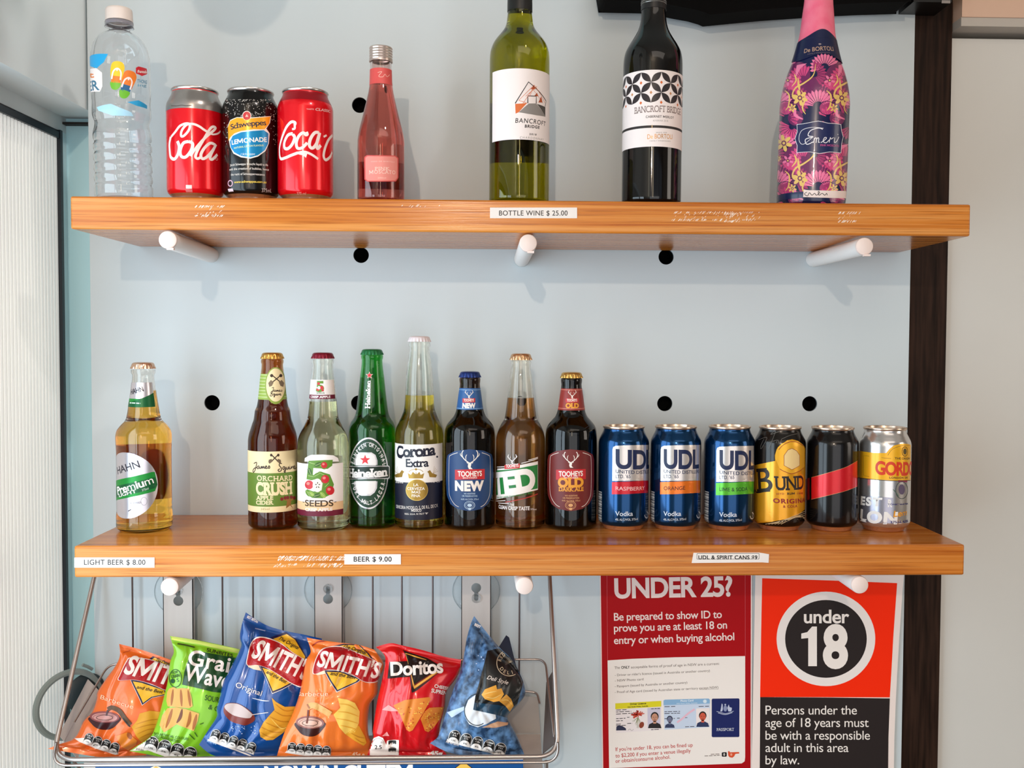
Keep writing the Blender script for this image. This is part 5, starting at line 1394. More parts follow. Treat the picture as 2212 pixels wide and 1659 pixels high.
# front rail with the two slanting arms
def arc3(P, n=6):      # rounded polyline
    out = []
    for i, p in enumerate(P):
        p, r = p
        if r == 0: out.append(p); continue
        a, b = P[i-1][0], P[i+1][0]
        u = (a-p).normalized(); v = (b-p).normalized()
        for k in range(n+1):
            t = k/n
            A, B = p+u*r, p+v*r
            out.append(A*(1-t)**2+p*2*t*(1-t)+B*t*t)
    return out
YR = .068
Lt, Rt = U(206, 1236, .188), U(1187, 1236, .188)
Lb, Rb = U(113, 1641, YR), U(1207, 1634, YR)
mb = MB(); mb.tube(arc3([(Lt, 0), (Lb, .028), (Rb, .028), (Rt, 0)], 9), .0029, ST, 14); bpart(mb, 'front_rail')
o = Vector((0, -.002, -.0066))
mb = MB(); mb.tube(arc3([(U(122, 1600, YR)+o*.3, 0), (Lb+o, .02), (Rb+o, .02), (U(1205, 1600, YR)+o*.3, 0)], 9), .0018, ST, 10); bpart(mb, 'lower_rail')
def wire(P, r, name='tray_wire'):
    mb = MB(); mb.tube(arc3(P, 6), r, ST, 10); bpart(mb, name)
wire([(U(160, 1560, .11), 0), (U(235, 1434, .176), .014), (U(700, 1428, .184), 0), (U(1178, 1424, .176), .014), (U(1186, 1500, .13), 0), (U(1200, 1620, .08), 0)], .0015)
wire([(U(1060, 1490, .184), 0), (U(1135, 1493, .184), 0), (U(1160, 1496, .184), .006), (U(1166, 1520, .17), 0)], .0015)
wire([(U(1180, 1644, .07), 0), (U(1180, 1700, .075), 0)], .0028, 'rail_leg'); wire([(U(160, 1646, .07), 0), (U(172, 1660, .085), 0), (U(186, 1700, .09), 0)], .0018, 'rail_leg')
def panelq(q, name, m=PLT):
    V = [U(*p) for p in q]
    n = (V[1]-V[0]).cross(V[3]-V[0]).normalized()*.0009
    mb = MB(); mb.hexa(V+[v+n for v in V], m); bpart(mb, name)
panelq([(190, 1467, .183), (201, 1478, .183), (139, 1601, .118), (127, 1588, .118)], 'side_panel')
panelq([(201, 1478, .182), (216, 1494, .182), (168, 1640, .118), (138, 1602, .118)], 'side_panel')
panelq([(1180, 1474, .18), (1192, 1452, .184), (1198, 1606, .08), (1172, 1628, .08)], 'side_panel', M('6d625e', .4, .4))
panelq([(1060, 1500, .1885), (1162, 1506, .1885), (1172, 1640, .1885), (1060, 1640, .1885)], 'tray_back', M('b7b0aa', .4, .3))
zf = U(600, 1640, .1).z-.004
mb = MB(); mb.box((Lb.x+.03, .076, zf-.0012), (Rb.x-.02, .185, zf), PLT); bpart(mb, 'tray_floor')
# header strip under the rail
HB = M('0d4a86', .3)
p0, p1 = U(206, 1650, .066), U(1130, 1642, .066)
mb = MB(); q = [U(181, 1647.5, .066), U(600, 1647.5, .066), U(1130, 1639.5, .066), U(1131, 1700, .066), U(181, 1705, .066)]
mb.prism([(v.x, v.z) for v in q], [], .066, .0675, M('b9b0aa', .4))
a = plane_art(.066, (0, 0), 1)
a.P([(206, 1649.5), (600, 1648.5), (1130, 1641), (1131, 1700), (206, 1705)], HB, 0)
a.P([(337, 1652.5), (323, 1660), (310, 1690), (350, 1690), (350, 1660)], M('efe0b8', .4), 1); a.P([(337, 1655), (327, 1661), (320, 1690), (350, 1690), (346, 1660)], M('d9a94f', .4), 2)
a.P([(1001.5, 1643.5), (978, 1662), (1001, 1680), (1025, 1662)], M('1a1430', .4), 1); a.P([(1001.5, 1645.5), (982, 1661), (1001, 1678), (1021, 1661)], M('eab84e', .4), 2)
a.T("NOW 'N CUT'EM", 571, 1682, 892, 1678, 25, M('ece6e2', .4), .05, l=1)
a.into(mb); bpart(mb, 'header_strip')
# large grey suction cup at the left end
c = U(150, 1522, .172)
nx = Vector((.72, -.68, .05)).normalized()
mx = Matrix.Translation(c) @ nx.to_track_quat('Z', 'Y').to_matrix().to_4x4()
mb = MB()
RBR = M('8f9c9a', .4)
mb.lathe([(.040, .002), (.043, .0035), (.0465, .0025), (.048, -.001), (.046, -.004), (.042, -.003), (.040, -.001)], RBR, 56, None, mx)
bpart(mb, 'suction_cup')
c2 = U(186, 1497, .19); mx = Matrix.Translation(c2) @ nx.to_track_quat('Z', 'Y').to_matrix().to_4x4()
mb = MB(); mb.lathe([(0, .004), (.016, .0035), (.025, .001), (.027, -.001), (.02, -.006), (0, -.006)], M('2d3b40', .45), 40, None, mx)
mb.tube([U(178, 1436, .195), U(189, 1440, .2), U(200, 1446, .203)], .0022, RBR, 8)
bpart(mb, 'suction_cup')

# ------------------------------------------------------------------ crisp packets
def resample(P, n):
    L = [0]
    for a, b in zip(P, P[1:]): L.append(L[-1]+math.dist(a, b))
    out = []
    j = 0
    for i in range(n+1):
        t = L[-1]*i/n
        while j < len(P)-2 and L[j+1] < t: j += 1
        k = (t-L[j])/max(1e-9, L[j+1]-L[j]); k = min(1, k)
        out.append((P[j][0]+(P[j+1][0]-P[j][0])*k, P[j][1]+(P[j+1][1]-P[j][1])*k))
    return out
class Bag:
    def __init__(s, label, org, sc, top, right, bot, left, Yb, lean, yawk, thick, mat, seed, back=None, fold=.0):
        s.org, s.sc = org, sc
        pc = (org[0]+sum(p[0] for p in bot)/len(bot)/sc, org[1]+sum(p[1] for p in bot)/len(bot)/sc)
        s.P0 = U(pc[0], pc[1], Yb)
        n = Vector((yawk, -1, lean)).normalized()        # towards the viewer
        s.n = n
        s.eu = Vector((1, yawk, 0)).normalized(); s.ev = n.cross(s.eu).normalized()
        if s.ev.z < 0: s.ev = -s.ev
        NS, NT = 44, 56
        def uv(p): return s.plane(p[0], p[1])
        T_ = resample([uv(p) for p in catmull(top, 4)], NS); B_ = resample([uv(p) for p in catmull(bot, 4)], NS)
        L_ = resample([uv(p) for p in catmull(left, 4)], NT); R_ = resample([uv(p) for p in catmull(right, 4)], NT)
        rd = random.Random(seed)
        ph = [(rd.uniform(.12, .88), rd.uniform(.026, .05), rd.uniform(.5, 1), rd.choice((0, 1))) for _ in range(13)]
        cr = [(rd.uniform(.1, .9), rd.uniform(.15, .85), rd.uniform(0, PI), rd.uniform(.03, .1), rd.uniform(.02, .045)) for _ in range(9)]
        V = []; Bk = []
        for j in range(NT+1):
            t = j/NT
            for i in range(NS+1):
                q = i/NS
                c = [(1-t)*T_[i][k]+t*B_[i][k]+(1-q)*L_[j][k]+q*R_[j][k]-((1-q)*(1-t)*T_[0][k]+q*(1-t)*T_[-1][k]+(1-q)*t*B_[0][k]+q*t*B_[-1][k]) for k in (0, 1)]
                tt = min(1, max(0, (t-.06)/.88))
                e = max(0, math.sin(PI*q))**.55*max(0, math.sin(PI*tt))**.5
                h = thick*e
                for (x, wd, am, en) in ph:          # gathers running in from the two seals
                    d = (tt if en == 0 else 1-tt)
                    g = math.exp(-((q-x-(q-.5)*.1*d)/(wd*(1+1.6*d)))**2)*math.exp(-d*5.5)*min(1, d*9)
                    h -= am*thick*.34*g
                for (x, y, an, wd, ln) in cr:
                    u_ = (q-x)*math.cos(an)+(t-y)*math.sin(an); v_ = -(q-x)*math.sin(an)+(t-y)*math.cos(an)
                    h -= .09*thick*math.exp(-(u_/.22)**2-(v_/ln)**2)
                if t < .05: h += .0006*math.sin(t*2000*.5)
                f = fold*math.sin(PI*q*2.2+seed)*max(0, 1-t*7)+fold*.6*math.sin(PI*q*2+seed*2)*max(0, 1-(1-t)*8)
                base = s.P0+s.eu*c[0]+s.ev*c[1]
                V.append(base+n*(h+f+.0006))
                Bk.append(base+n*(-h*.42+f-.0006))
        W = NS+1
        F = [(j*W+i, (j+1)*W+i, (j+1)*W+i+1, j*W+i+1) for j in range(NT) for i in range(NS)]
        s.bvh = BVHTree.FromPolygons(V, F)
        mb = MB(); s.mb = mb
        N = len(V)
        FB = [(N+a, N+d, N+c, N+b) for a, b, c, d in F]
        ed = []
        loop = [i for i in range(W)]+[j*W+NS for j in range(1, NT+1)]+[NT*W+i for i in range(NS-1, -1, -1)]+[j*W for j in range(NT-1, 0, -1)]
        for a, b in zip(loop, loop[1:]+loop[:1]): ed.append((a, b, N+b, N+a))
        mb.add(V+Bk, F+FB+ed, mat)
        s.label = label
        s.art = Art(s.inv, s.wrap, .0022, .0022, 1/(sc*1650.0), .0006, .00024)
        s.art.cx = 0
    def plane(s, x, y):
        d = ray(s.org[0]+x/s.sc, s.org[1]+y/s.sc)
        p = CAM+d*((s.P0-CAM).dot(s.n)/d.dot(s.n))-s.P0
        return (p.dot(s.eu), p.dot(s.ev))
    def inv(s, x, y):
        d = ray(s.org[0]+x/s.sc, s.org[1]+y/s.sc).normalized()
        hit = s.bvh.ray_cast(CAM, d)
        if hit[0] is None: return s.plane(x, y)
        p = hit[0]-s.P0
        return (p.dot(s.eu), p.dot(s.ev))
    def wrap(s, u, v, off):
        p = s.P0+s.eu*u+s.ev*v+s.n*.15
        hit = s.bvh.ray_cast(p, -s.n)
        if hit[0] is None: return None
        return hit[0]+s.n*off
    def done(s, group='crisp packets in the wire basket'):
        s.art.into(s.mb)
        c = s.P0
        root = empty('crisp_packet', s.label, 'crisp packet', Matrix.Translation(c), group)
        o = child(s.mb.build('packet_body', fix=False, angle=55), root)
        return root
def foilmat(h, r=.26): return M(h, r, .12, .5)
NVY = M('1a1646', .35); SR = M('b3121c', .3, 0, .3); YE = M('f2b62a', .3, 0, .3); CW_ = M('f6e6dc', .35); TN = M('f3c9a4', .4)
def smiths(a, banner, dt, db, tx, top, bot, dk):
    a.P(dt, dk, 1); c = (sum(p[0] for p in dt)/len(dt), sum(p[1] for p in dt)/len(dt))
    a.P([(c[0]+(x-c[0])*.86, c[1]+(y-c[1])*.86) for x, y in dt], YE, 2)
    c = (sum(p[0] for p in db)/len(db), sum(p[1] for p in db)/len(db))
    a.P([(c[0]+(x-c[0])*1.04, c[1]+(y-c[1])*1.06) for x, y in db], CW_, 1); a.P(db, NVY, 2); a.P([(c[0]+(x-c[0])*.86, c[1]+(y-c[1])*.84) for x, y in db], YE, 3)
    c = (sum(p[0] for p in banner)/len(banner), sum(p[1] for p in banner)/len(banner))
    a.P([(c[0]+(x-c[0])*1.025, c[1]+(y-c[1])*1.05) for x, y in banner], CW_, 4, True); a.P(banner, SR, 5, True)
    for t in tx: a.T(*t, l=6)
    if top: a.T('The Original', *top, BLK, .012, shear=.35, l=6)
    if bot: a.T('and the Best', *bot, BLK, .012, shear=.3, l=6)
def chip(a, pts, m1, m2, rid, l=1):
    a.P(pts, m1, l, False)
    for r in rid: a.S(list(r), 9, m2, l+1, taper=True)
OG_ = M('e8852a', .3, 0, .4); CH1 = M('e3a02c', .4); CH2 = M('c47f1c', .4); CH3 = M('f3c65a', .4)
def bowl(a, x, y, rx, ry, m, cream, dark, jug=True):
    a.P([(x-rx, y), (x-rx*.85, y+ry*.7), (x-rx*.4, y+ry*1.15), (x+rx*.3, y+ry*1.2), (x+rx*.8, y+ry*.75), (x+rx, y)], dark, 1, True)
    a.E(x, y, rx, ry*.55, m, 2, .05); a.E(x, y+4, rx*.86, ry*.42, cream, 3, .05)
    a.ring(x, y+6, rx*.55, ry*.24, 5, dark, 4); a.ring(x-10, y+6, rx*.72, ry*.34, 4, m, 4, 20, 300)
ORB = foilmat('ec6a24')
# orange packet at the far left
b = Bag('orange barbecue crisp packet at the far left of the basket', (90, 1370), 5.144,
    [(862, 108), (1100, 170), (1350, 255), (1560, 330)], [(1560, 330), (1560, 650), (1500, 900), (1350, 1120), (1180, 1290), (1162, 1345)],
    [(68, 1273), (350, 1330), (620, 1385), (900, 1392), (1155, 1392)], [(862, 108), (870, 240), (815, 360), (720, 490), (622, 640), (612, 720), (560, 870), (470, 960), (370, 1150), (200, 1220), (68, 1273)],
    .094, .32, .3, .021, ORB, 3, fold=.002)
a = b.art
smiths(a, [(950, 300), (1000, 268), (1200, 285), (1420, 360), (1550, 420), (1530, 640), (1380, 620), (1200, 545), (1020, 505), (862, 510), (880, 440)],
    [(1180, 285), (1235, 245), (1430, 330), (1560, 400), (1500, 470)], [(985, 500), (1100, 520), (1390, 620), (1400, 668), (1225, 705), (1118, 785), (1090, 720)],
    [('SMITH', 905, 425, 1560, 600, 205, CW_, .03, False, .25)], (1258, 300, 1440, 362, 40), (1052, 600, 1340, 660, 36), NVY)
a.T('Barbecue', 650, 715, 1015, 830, 46, TN, .0, l=3)
bowl(a, 700, 920, 165, 115, M('8d4a4a', .35), M('c98f88', .35), M('3a1418', .35)); a.S([(735, 835), (780, 815), (860, 850), (920, 930), (985, 1010)], 46, M('5a3a1c', .4), 4); a.S([(905, 930), (985, 1030)], 10, BLK, 5); a.S([(720, 905), (735, 840)], 18, M('4a1c1c', .35), 5)
chip(a, [(1090, 880), (1200, 850), (1400, 870), (1330, 1000), (1290, 1080), (1110, 1200), (1050, 1130), (1000, 1030), (1060, 960)], CH1, CH2, [((1050, 1000), (1180, 960), (1320, 940)), ((1040, 1050), (1180, 1010), (1300, 1000)), ((1060, 1110), (1180, 1060), (1280, 1050)), ((1080, 1160), (1160, 1120), (1220, 1100))])
a.P([(820, 1130), (950, 1090), (1060, 1180), (1050, 1230), (960, 1290), (880, 1240)], OG_, 1); a.E(975, 1130, 24, 40, M('a3562a', .4), 2, -.5)
a.P([(365, 1155), (480, 1150), (560, 1200), (860, 1330), (820, 1340), (600, 1270), (420, 1195)], CW_, 1)
nutri(a, 525, 1160, 812, 1262, 4, 96, 118)
a.S([(905, 205), (985, 180)], 8, M('b5471c', .4), 1)
b.done()
# green packet
b = Bag('bright green grain snack packet second from the left', (90, 1370), 5.144,
    [(1425, 20), (1700, 60), (1950, 110), (2300, 190)], [(2300, 190), (2290, 500), (2200, 900), (2000, 1180), (1950, 1300), (1990, 1390)],
    [(975, 1298), (1200, 1340), (1450, 1385), (1700, 1395), (1990, 1392)], [(1425, 20), (1470, 190), (1432, 290), (1400, 520), (1372, 640), (1310, 880), (1255, 1050), (1200, 1145), (975, 1298)],
    .092, .28, .29, .02, foilmat('86c325', .24), 5, fold=.0015)
a = b.art; DGN = M('12451f', .35, 0, .3)
a.P([(1440, 22), (1700, 62), (2300, 190), (2290, 240), (1720, 105), (1450, 60)], M('bcc95a', .25, .3), 1)
a.P([(1690, 180), (1900, 215), (2300, 290), (2260, 600), (2100, 660), (1900, 640), (1700, 590), (1560, 560), (1590, 400), (1640, 250)], DGN, 1)
a.T('Grain', 1615, 330, 2210, 450, 165, CW_, .02, l=2, sp=.02); a.T('Waves', 1570, 500, 2160, 625, 175, CW_, .02, l=2, sp=.0)
a.T('SUNBITES', 1830, 190, 2120, 255, 38, BLK, .012, l=2); a.S([(1510, 105), (1600, 120), (1700, 145)], 14, M('3c4a1c', .4), 2)
a.ring(1485, 490, 68, 98, 8, M('2f5a1c', .4), 2, n=36); a.T('FROM', 1445, 445, 1510, 430, 28, M('2f5a1c', .4), .02, l=2); a.T('GRAIN', 1440, 490, 1535, 470, 34, M('2f5a1c', .4), .03, l=2); a.E(1455, 520, 24, 26, DGN, 2); a.T('S', 1500, 530, 1525, 528, 40, DGN, 0, l=2)
CK = M('dba551', .4); CK2 = M('a55c1d', .4); CKD = M('6e3310', .4)
a.P([(1420, 600), (1470, 585), (1500, 605), (1560, 598), (1640, 605), (1665, 700), (1678, 800), (1640, 822), (1560, 815), (1480, 808), (1400, 800), (1385, 740), (1395, 640)], CK, 2)
for p in (((1460, 610), (1450, 700), (1440, 790)), ((1545, 615), (1550, 700), (1555, 800)), ((1625, 620), (1640, 710), (1650, 800))): a.S(list(p), 26, CK2, 3, taper=True)
a.P([(1400, 820), (1500, 812), (1600, 830), (1750, 880), (1735, 960), (1690, 1075), (1600, 1040), (1500, 1000), (1440, 1040), (1360, 1090), (1310, 1010), (1340, 900)], CK, 2)
for p in (((1450, 830), (1420, 930), (1380, 1040)), ((1560, 830), (1540, 920), (1500, 985)), ((1650, 860), (1640, 960), (1610, 1035)), ((1720, 890), (1700, 980), (1680, 1060))): a.S(list(p), 34, CK2 if p[0][0] != 1560 else CKD, 3, taper=True)
DKG = M('234a12', .4)
a.T('SOUR CREAM', 1810, 730, 2180, 800, 58, DKG, .01, l=2); a.T('& CHIVES', 1850, 830, 2130, 900, 52, DKG, .01, l=2)
a.T('NO ARTIFICIAL COLOURS', 1245, 1115, 1630, 1180, 28, DKG, .005, l=2); a.T('FREE PRESERVATIVES', 1245, 1150, 1530, 1205, 28, DKG, .005, l=2)
for p in (((1640, 1110), (1700, 1170)), ((1700, 1090), (1730, 1140)), ((1760, 1000), (1800, 985))): a.S(list(p), 8, DKG, 2)
a.P([(975, 1295), (1110, 1205), (1170, 1195), (1250, 1240), (1720, 1380), (1690, 1390), (1400, 1370), (1180, 1290)], CW_, 1)
nutri(a, 1225, 1215, 1650, 1330, 4, 140, 155); a.T('per 45g SERVE', 1050, 1280, 1130, 1302, 22, DKG, .01, l=3)
b.done()
# blue packet
BL = foilmat('0a478c', .2)
b = Bag('tall dark blue crisp packet reading Original', (430, 1310), 4.754,
    [(480, 60), (580, 130), (720, 205), (900, 255), (1060, 285), (1260, 330)], [(1260, 330), (1255, 600), (1180, 900), (1050, 1150), (900, 1400), (830, 1560)],
    [(0, 1420), (120, 1520), (300, 1560), (560, 1565), (830, 1560)], [(480, 60), (440, 180), (418, 320), (432, 410), (345, 590), (290, 700), (252, 770), (205, 960), (178, 1060), (182, 1130), (95, 1270), (0, 1420)],
    .086, .26, .27, .023, BL, 8, fold=.003)
a = b.art
smiths(a, [(540, 380), (600, 325), (700, 330), (830, 380), (950, 470), (1080, 560), (1100, 700), (1060, 815), (960, 790), (850, 720), (720, 640), (600, 600), (498, 600), (505, 500)],
    [(730, 320), (890, 262), (990, 330), (1110, 530), (1100, 620), (900, 420)], [(625, 605), (760, 645), (930, 770), (960, 790), (850, 850), (752, 890), (690, 740)],
    [("SMITH'S", 530, 510, 1090, 755, 190, CW_, .03, False, .15)], (810, 335, 1010, 440, 38), (685, 680, 885, 790, 36), NVY)
a.P([(498, 600), (610, 602), (640, 660), (560, 645), (505, 620)], M('f3cfae', .4), 4)
a.T('Original', 370, 825, 635, 918, 54, CW_, .0, l=3); a.S([(545, 940), (650, 965), (720, 970)], 9, M('e9eaf2', .3), 2, taper=True)
a.P([(250, 1065), (275, 1000), (360, 990), (430, 1010), (520, 1070), (570, 1130), (560, 1180), (480, 1220), (420, 1210), (330, 1180), (270, 1120)], M('7a2b22', .35), 1, True); a.P([(262, 1040), (290, 1000), (370, 995), (440, 1020), (520, 1080), (545, 1110), (520, 1145), (440, 1140), (340, 1110)], M('c9b3ae', .7), 2, True)
rd = random.Random(4)
for k in range(26): a.E(rd.uniform(330, 600), rd.uniform(1220, 1310), rd.uniform(3, 7), rd.uniform(3, 6), M('b9c4dc', .4), 1, n=6)
a.S([(545, 1112), (620, 1100), (710, 1088)], 6, CW_, 2)
chip(a, [(745, 935), (790, 980), (880, 1030), (1000, 1025), (990, 1130), (930, 1230), (860, 1300), (760, 1370), (690, 1375), (630, 1340), (618, 1270), (660, 1190), (720, 1120), (775, 1060)], CH1, CH2,
    [((780, 1000), (880, 1070), (990, 1060)), ((770, 1070), (860, 1120), (970, 1120)), ((720, 1130), (840, 1180), (950, 1180)), ((680, 1190), (800, 1240), (900, 1240)), ((640, 1240), (760, 1290), (850, 1290)), ((630, 1290), (720, 1340), (800, 1340))])
a.S([(740, 1150), (840, 1250), (920, 1230)], 12, CH3, 3, taper=True)
a.T('BEST BEFORE', 490, 115, 600, 170, 26, CW_, .02, l=3); a.S([(575, 225), (680, 250)], 10, M('8d93b8', .4), 2)
a.P([(90, 1360), (200, 1390), (540, 1530), (520, 1535), (180, 1410), (85, 1375)], CW_, 1)
nutri(a, 168, 1320, 535, 1450, 5, 88, 112); a.T('per 45g serve', 80, 1385, 175, 1420, 18, M('9fc3e8', .4), .01, l=3)
b.done()
# orange packet in the middle
b = Bag('orange barbecue crisp packet in the middle, between blue and red packets', (430, 1310), 4.754,
    [(1105, 320), (1250, 345), (1450, 372), (1640, 395), (1800, 445)], [(1800, 445), (1900, 600), (1840, 760), (1830, 900), (1755, 1010), (1735, 1200), (1745, 1340), (1772, 1400), (1720, 1545)],
    [(798, 1540), (1050, 1556), (1300, 1562), (1530, 1560), (1720, 1545)], [(1105, 320), (1148, 460), (1110, 530), (1080, 640), (1035, 880), (965, 1090), (890, 1260), (840, 1400), (798, 1540)],
    .086, .27, .16, .028, foilmat('f0762a', .26), 12, fold=.002)
a = b.art
smiths(a, [(1250, 460), (1340, 420), (1470, 420), (1650, 490), (1820, 570), (1850, 660), (1830, 760), (1700, 770), (1560, 690), (1400, 650), (1290, 655), (1180, 690), (1190, 580)],
    [(1380, 405), (1480, 385), (1640, 390), (1740, 480), (1810, 570), (1600, 480)], [(1285, 655), (1450, 660), (1660, 745), (1630, 775), (1500, 835), (1415, 875), (1340, 760)],
    [("SMITH'S", 1205, 605, 1830, 735, 160, CW_, .03, False, .2)], (1470, 415, 1705, 490, 36), (1345, 700, 1600, 745, 36), NVY)
a.P([(1180, 690), (1290, 655), (1300, 690), (1220, 705)], M('f3cfae', .4), 4)
a.T('Barbecue', 1010, 915, 1325, 918, 46, TN, .0, l=3)
bowl(a, 1140, 1190, 145, 118, M('8d5046', .35), M('dba994', .35), M('3c1814', .35))
a.S([(1115, 1030), (1180, 1015), (1270, 1060), (1350, 1110)], 60, M('d9a35c', .4), 4); a.S([(1115, 1030), (1130, 1020)], 50, M('a5643a', .4), 5); a.S([(1120, 1060), (1115, 1140), (1105, 1200)], 16, M('6a3326', .35), 5)
chip(a, [(1425, 940), (1520, 955), (1600, 990), (1650, 1080), (1640, 1200), (1600, 1290), (1500, 1310), (1440, 1240), (1400, 1150), (1380, 1110), (1450, 1040)], CH3, CH1, [((1440, 1000), (1530, 1010), (1620, 1060)), ((1430, 1080), (1530, 1090), (1640, 1130)), ((1410, 1150), (1530, 1170), (1630, 1200)), ((1450, 1220), (1540, 1240), (1610, 1260))])
chip(a, [(1500, 1310), (1600, 1250), (1640, 1220), (1700, 1330), (1720, 1400), (1690, 1430), (1600, 1380)], CH1, CH2, [((1560, 1300), (1640, 1340), (1700, 1350)), ((1600, 1350), (1660, 1390), (1700, 1400))])
a.P([(880, 1500), (930, 1460), (1000, 1490), (1345, 1520), (1340, 1545), (1150, 1540), (960, 1515)], CW_, 1)
nutri(a, 955, 1450, 1308, 1485, 5, 86, 105); a.T('45g e', 1572, 1535, 1700, 1540, 40, TN, .02, l=3); a.S([(1160, 405), (1220, 365), (1310, 355)], 12, M('a3321c', .4), 1)
b.done()
# red packet
b = Bag('red corn chip packet with a black flash behind white lettering', (780, 1310), 4.753,
    [(150, 418), (300, 377), (420, 400), (640, 450), (850, 515), (1030, 548)], [(1030, 548), (1010, 660), (960, 760), (875, 880), (860, 1020), (830, 1150), (800, 1300), (790, 1390), (880, 1520)],
    [(58, 1540), (280, 1552), (500, 1552), (700, 1545), (880, 1520)], [(150, 418), (225, 480), (250, 560), (205, 800), (160, 1000), (120, 1280), (128, 1340), (58, 1540)],
    .086, .27, .14, .027, foilmat('d8101a', .22), 17, fold=.003)
a = b.art; FL = M('efb04a', .3, .1)
a.P([(430, 445), (520, 480), (680, 530), (800, 600), (820, 660), (700, 760), (560, 870), (520, 885), (500, 720), (270, 740), (290, 570), (480, 560)], M('1a0d0c', .35), 1)
a.S([(455, 480), (560, 515), (670, 548)], 12, FL, 2, taper=True); a.S([(455, 480), (485, 590)], 12, FL, 2, taper=True); a.P([(495, 640), (515, 700), (545, 800), (760, 665), (790, 690), (548, 850), (525, 820)], M('7a1a14', .35), 2); a.P([(505, 660), (548, 815), (770, 665), (782, 680), (545, 845), (530, 800)], FL, 3)
a.T('Doritos', 303, 708, 845, 676, 135, CW_, .03, l=4, sp=-.03)
a.T('CHEESE', 750, 830, 892, 855, 32, CW_, .03, l=3); a.T('SUPREME', 718, 880, 905, 912, 38, CW_, .03, l=3)
def dchip(pts, sd):
    a.P(pts, M('e3822a', .45), 1); rd = random.Random(sd); xs = [p[0] for p in pts]; ys = [p[1] for p in pts]
    c = (sum(xs)/len(xs), sum(ys)/len(ys))
    for k in range(46):
        p = rd.choice(pts); t = rd.random()**.6*.85
        x = c[0]+(p[0]-c[0])*t+rd.uniform(-22, 22); y = c[1]+(p[1]-c[1])*t+rd.uniform(-14, 14)
        q = [(x+rd.uniform(4, 12)*math.cos(w_), y+rd.uniform(4, 10)*math.sin(w_)) for w_ in (0, 1, 2, 3, 4, 5)]
        a.P(q, (M('c2471c', .45), M('efa53a', .45), M('f2c14e', .45))[k % 3], 2)
dchip([(330, 1015), (450, 960), (700, 930), (718, 950), (640, 1090), (530, 1270), (495, 1285), (465, 1265), (400, 1110)], 1)
dchip([(650, 1080), (700, 1040), (850, 1030), (820, 1140), (740, 1250), (690, 1290), (655, 1275), (610, 1155)], 2)
a.P([(90, 1420), (130, 1350), (180, 1330), (225, 1350), (258, 1420), (270, 1375), (388, 1372), (386, 1545), (90, 1545)], CW_, 1)
a.ring(175, 1415, 60, 62, 4, M('9a8f8c', .4), 2, 0, 180); a.T('2.5', 140, 1465, 212, 1462, 40, BLK, .01, l=2); a.star(210, 1395, 20, M('b0a5a2', .4), 2)
for y, t in ((1412, '45g'), (1450, '944kJ'), (1492, '11% DI')): a.R(280, y-22, 360, y+18, BLK if y != 1450 else CW_, 2, rad=8); a.T(t, 295, y+8, 348, y+8, 20, CW_ if y != 1450 else BLK, .01, l=3)
a.T('PER PACK', 272, 1540, 360, 1540, 16, BLK, .01, l=2); a.T('45g', 703, 1525, 835, 1530, 44, CW_, .05, l=2)
for p in ([(215, 1060), (280, 1010), (390, 1075), (300, 1075)], [(215, 1330), (265, 1285), (290, 1330)]): a.P(p, M('f09a96', .3), 1)
b.done()
# speckled blue packet
SPK = noisy('1a324f', '6189b6', 110, .28, .1, detail=4)
b = Bag('speckled blue packet with black panel at the right end, top corner folded', (780, 1310), 4.753,
    [(1160, 98), (1260, 230), (1420, 420), (1560, 560), (1660, 760)], [(1660, 760), (1685, 900), (1600, 1020), (1505, 1120), (1530, 1200), (1600, 1330), (1680, 1530)],
    [(708, 1405), (900, 1500), (1150, 1540), (1400, 1545), (1680, 1530)], [(1160, 98), (1125, 180), (1080, 350), (1040, 600), (985, 750), (930, 900), (880, 1060), (825, 1240), (790, 1340), (708, 1405)],
    .082, .26, .12, .03, SPK, 21, fold=.002)
a = b.art; PB_ = M('121416', .35, 0, .3); DBL = M('10374f', .35, 0, .3); GC2 = M('cbb79c', .4)
a.P([(1295, 455), (1420, 430), (1560, 560), (1670, 760), (1600, 1010), (1508, 1142), (1380, 1110), (1150, 1060), (1180, 900), (1250, 640)], PB_, 2)
a.P([(1165, 985), (1400, 1010), (1560, 1040), (1508, 1142), (1380, 1110), (1150, 1060)], DBL, 3)
a.ring(1520, 580, 128, 132, 8, GC2, 4, 100, 300); a.TA('RED ROCK', 1520, 580, 84, 86, 172, 20, 34, GC2, .02, 4, xs_=.8); a.TA('DELI', 1520, 582, 112, 114, 205, 300, 34, GC2, .02, 4, True)
for k in range(11):
    q = PI*k/10+.4; a.S([(1530, 575), (1530+55*math.cos(q), 575-55*math.sin(q))], 6, GC2, 4, taper=True)
a.T('Deli Style', 1288, 742, 1500, 800, 40, CW_, .0, shear=.35, l=4)
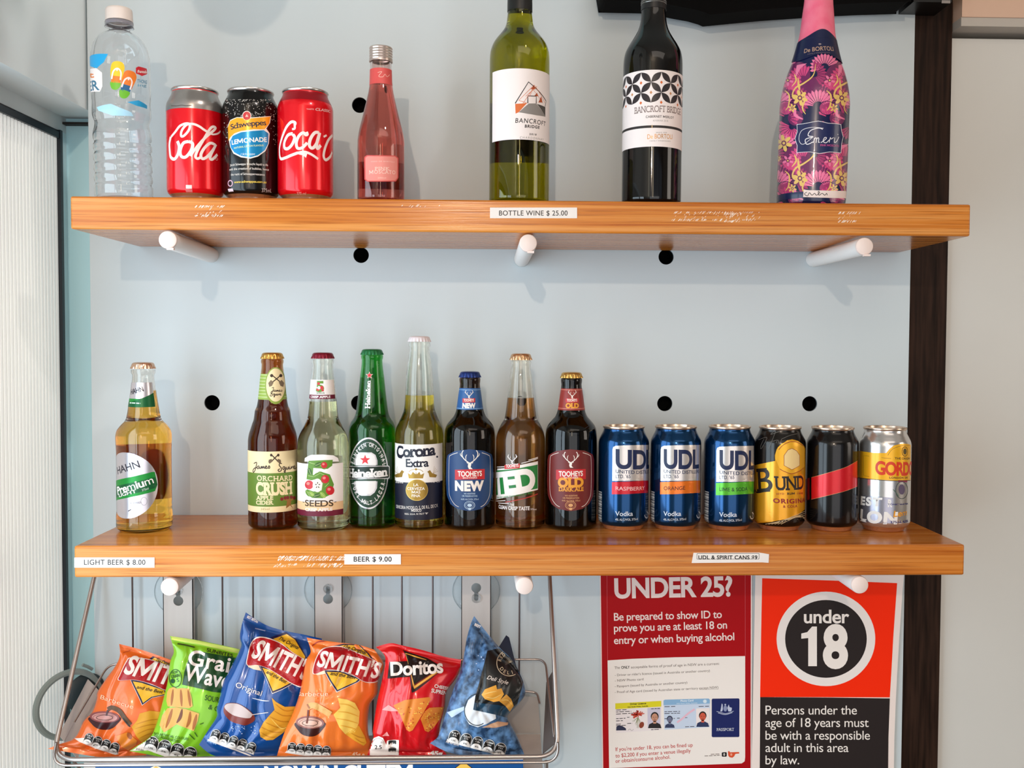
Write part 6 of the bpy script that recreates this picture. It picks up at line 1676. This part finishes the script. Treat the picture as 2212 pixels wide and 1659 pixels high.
chip(a, [(1235, 905), (1270, 850), (1385, 805), (1395, 850), (1440, 840), (1465, 900), (1420, 970), (1360, 980), (1270, 950)], M('e8a23a', .4), M('f6cf7a', .4), [((1260, 900), (1330, 880), (1390, 870)), ((1280, 930), (1360, 940), (1440, 900))], 4)
chip(a, [(1415, 970), (1490, 900), (1540, 950), (1565, 1020), (1525, 1080), (1480, 1020)], M('d99b3e', .4), M('f0c46a', .4), [((1440, 965), (1500, 960), (1550, 1010))], 4)
a.P([(1060, 1060), (1100, 960), (1175, 905), (1150, 1060), (1380, 1110), (1385, 1150), (1300, 1200), (1200, 1240), (1110, 1210), (1070, 1140)], M('d9d9dc', .6), 1); a.ring(1190, 1060, 130, 160, 8, M('22303c', .4), 2, 95, 300)
a.P([(1240, 1240), (1400, 1180), (1510, 1190), (1505, 1215), (1380, 1245)], M('c99a78', .45), 1); a.P([(880, 1085), (1060, 1025), (1065, 1060), (930, 1140)], M('b9c9e2', .3), 1)
for k in range(14): a.E(rd.uniform(1180, 1290), rd.uniform(480, 900), rd.uniform(6, 14), rd.uniform(5, 10), M('b9c9e6', .4), 1, n=7)
a.T('BEST', 1160, 195, 1220, 225, 26, CW_, .03, l=3)
a.P([(880, 1360), (1000, 1400), (1450, 1520), (1380, 1520), (1100, 1440), (885, 1378)], CW_, 1)
nutri(a, 958, 1335, 1430, 1465, 5, 108, 125); a.T('PER 45g SERVE', 870, 1395, 1000, 1432, 20, CW_, .01, l=3)
rt = b.done()
# the folded corner of its top seal
q = [(1400, 440, .125), (1490, 297, .14), (1520, 320, .14), (1600, 640, .13), (1560, 600, .125)]
V = [U(780+x/4.753, 1310+y/4.753, Y) for x, y, Y in q]
mb = MB(); n0 = Vector((0, .0012, 0)); k = len(V)
mb.add(V+[v+n0 for v in V], [tuple(range(k)), tuple(range(2*k-1, k-1, -1))]+[(i, k+i, k+(i+1) % k, (i+1) % k) for i in range(k)], foilmat('1d2f48', .3))
child(mb.build('seal_flap'), rt)
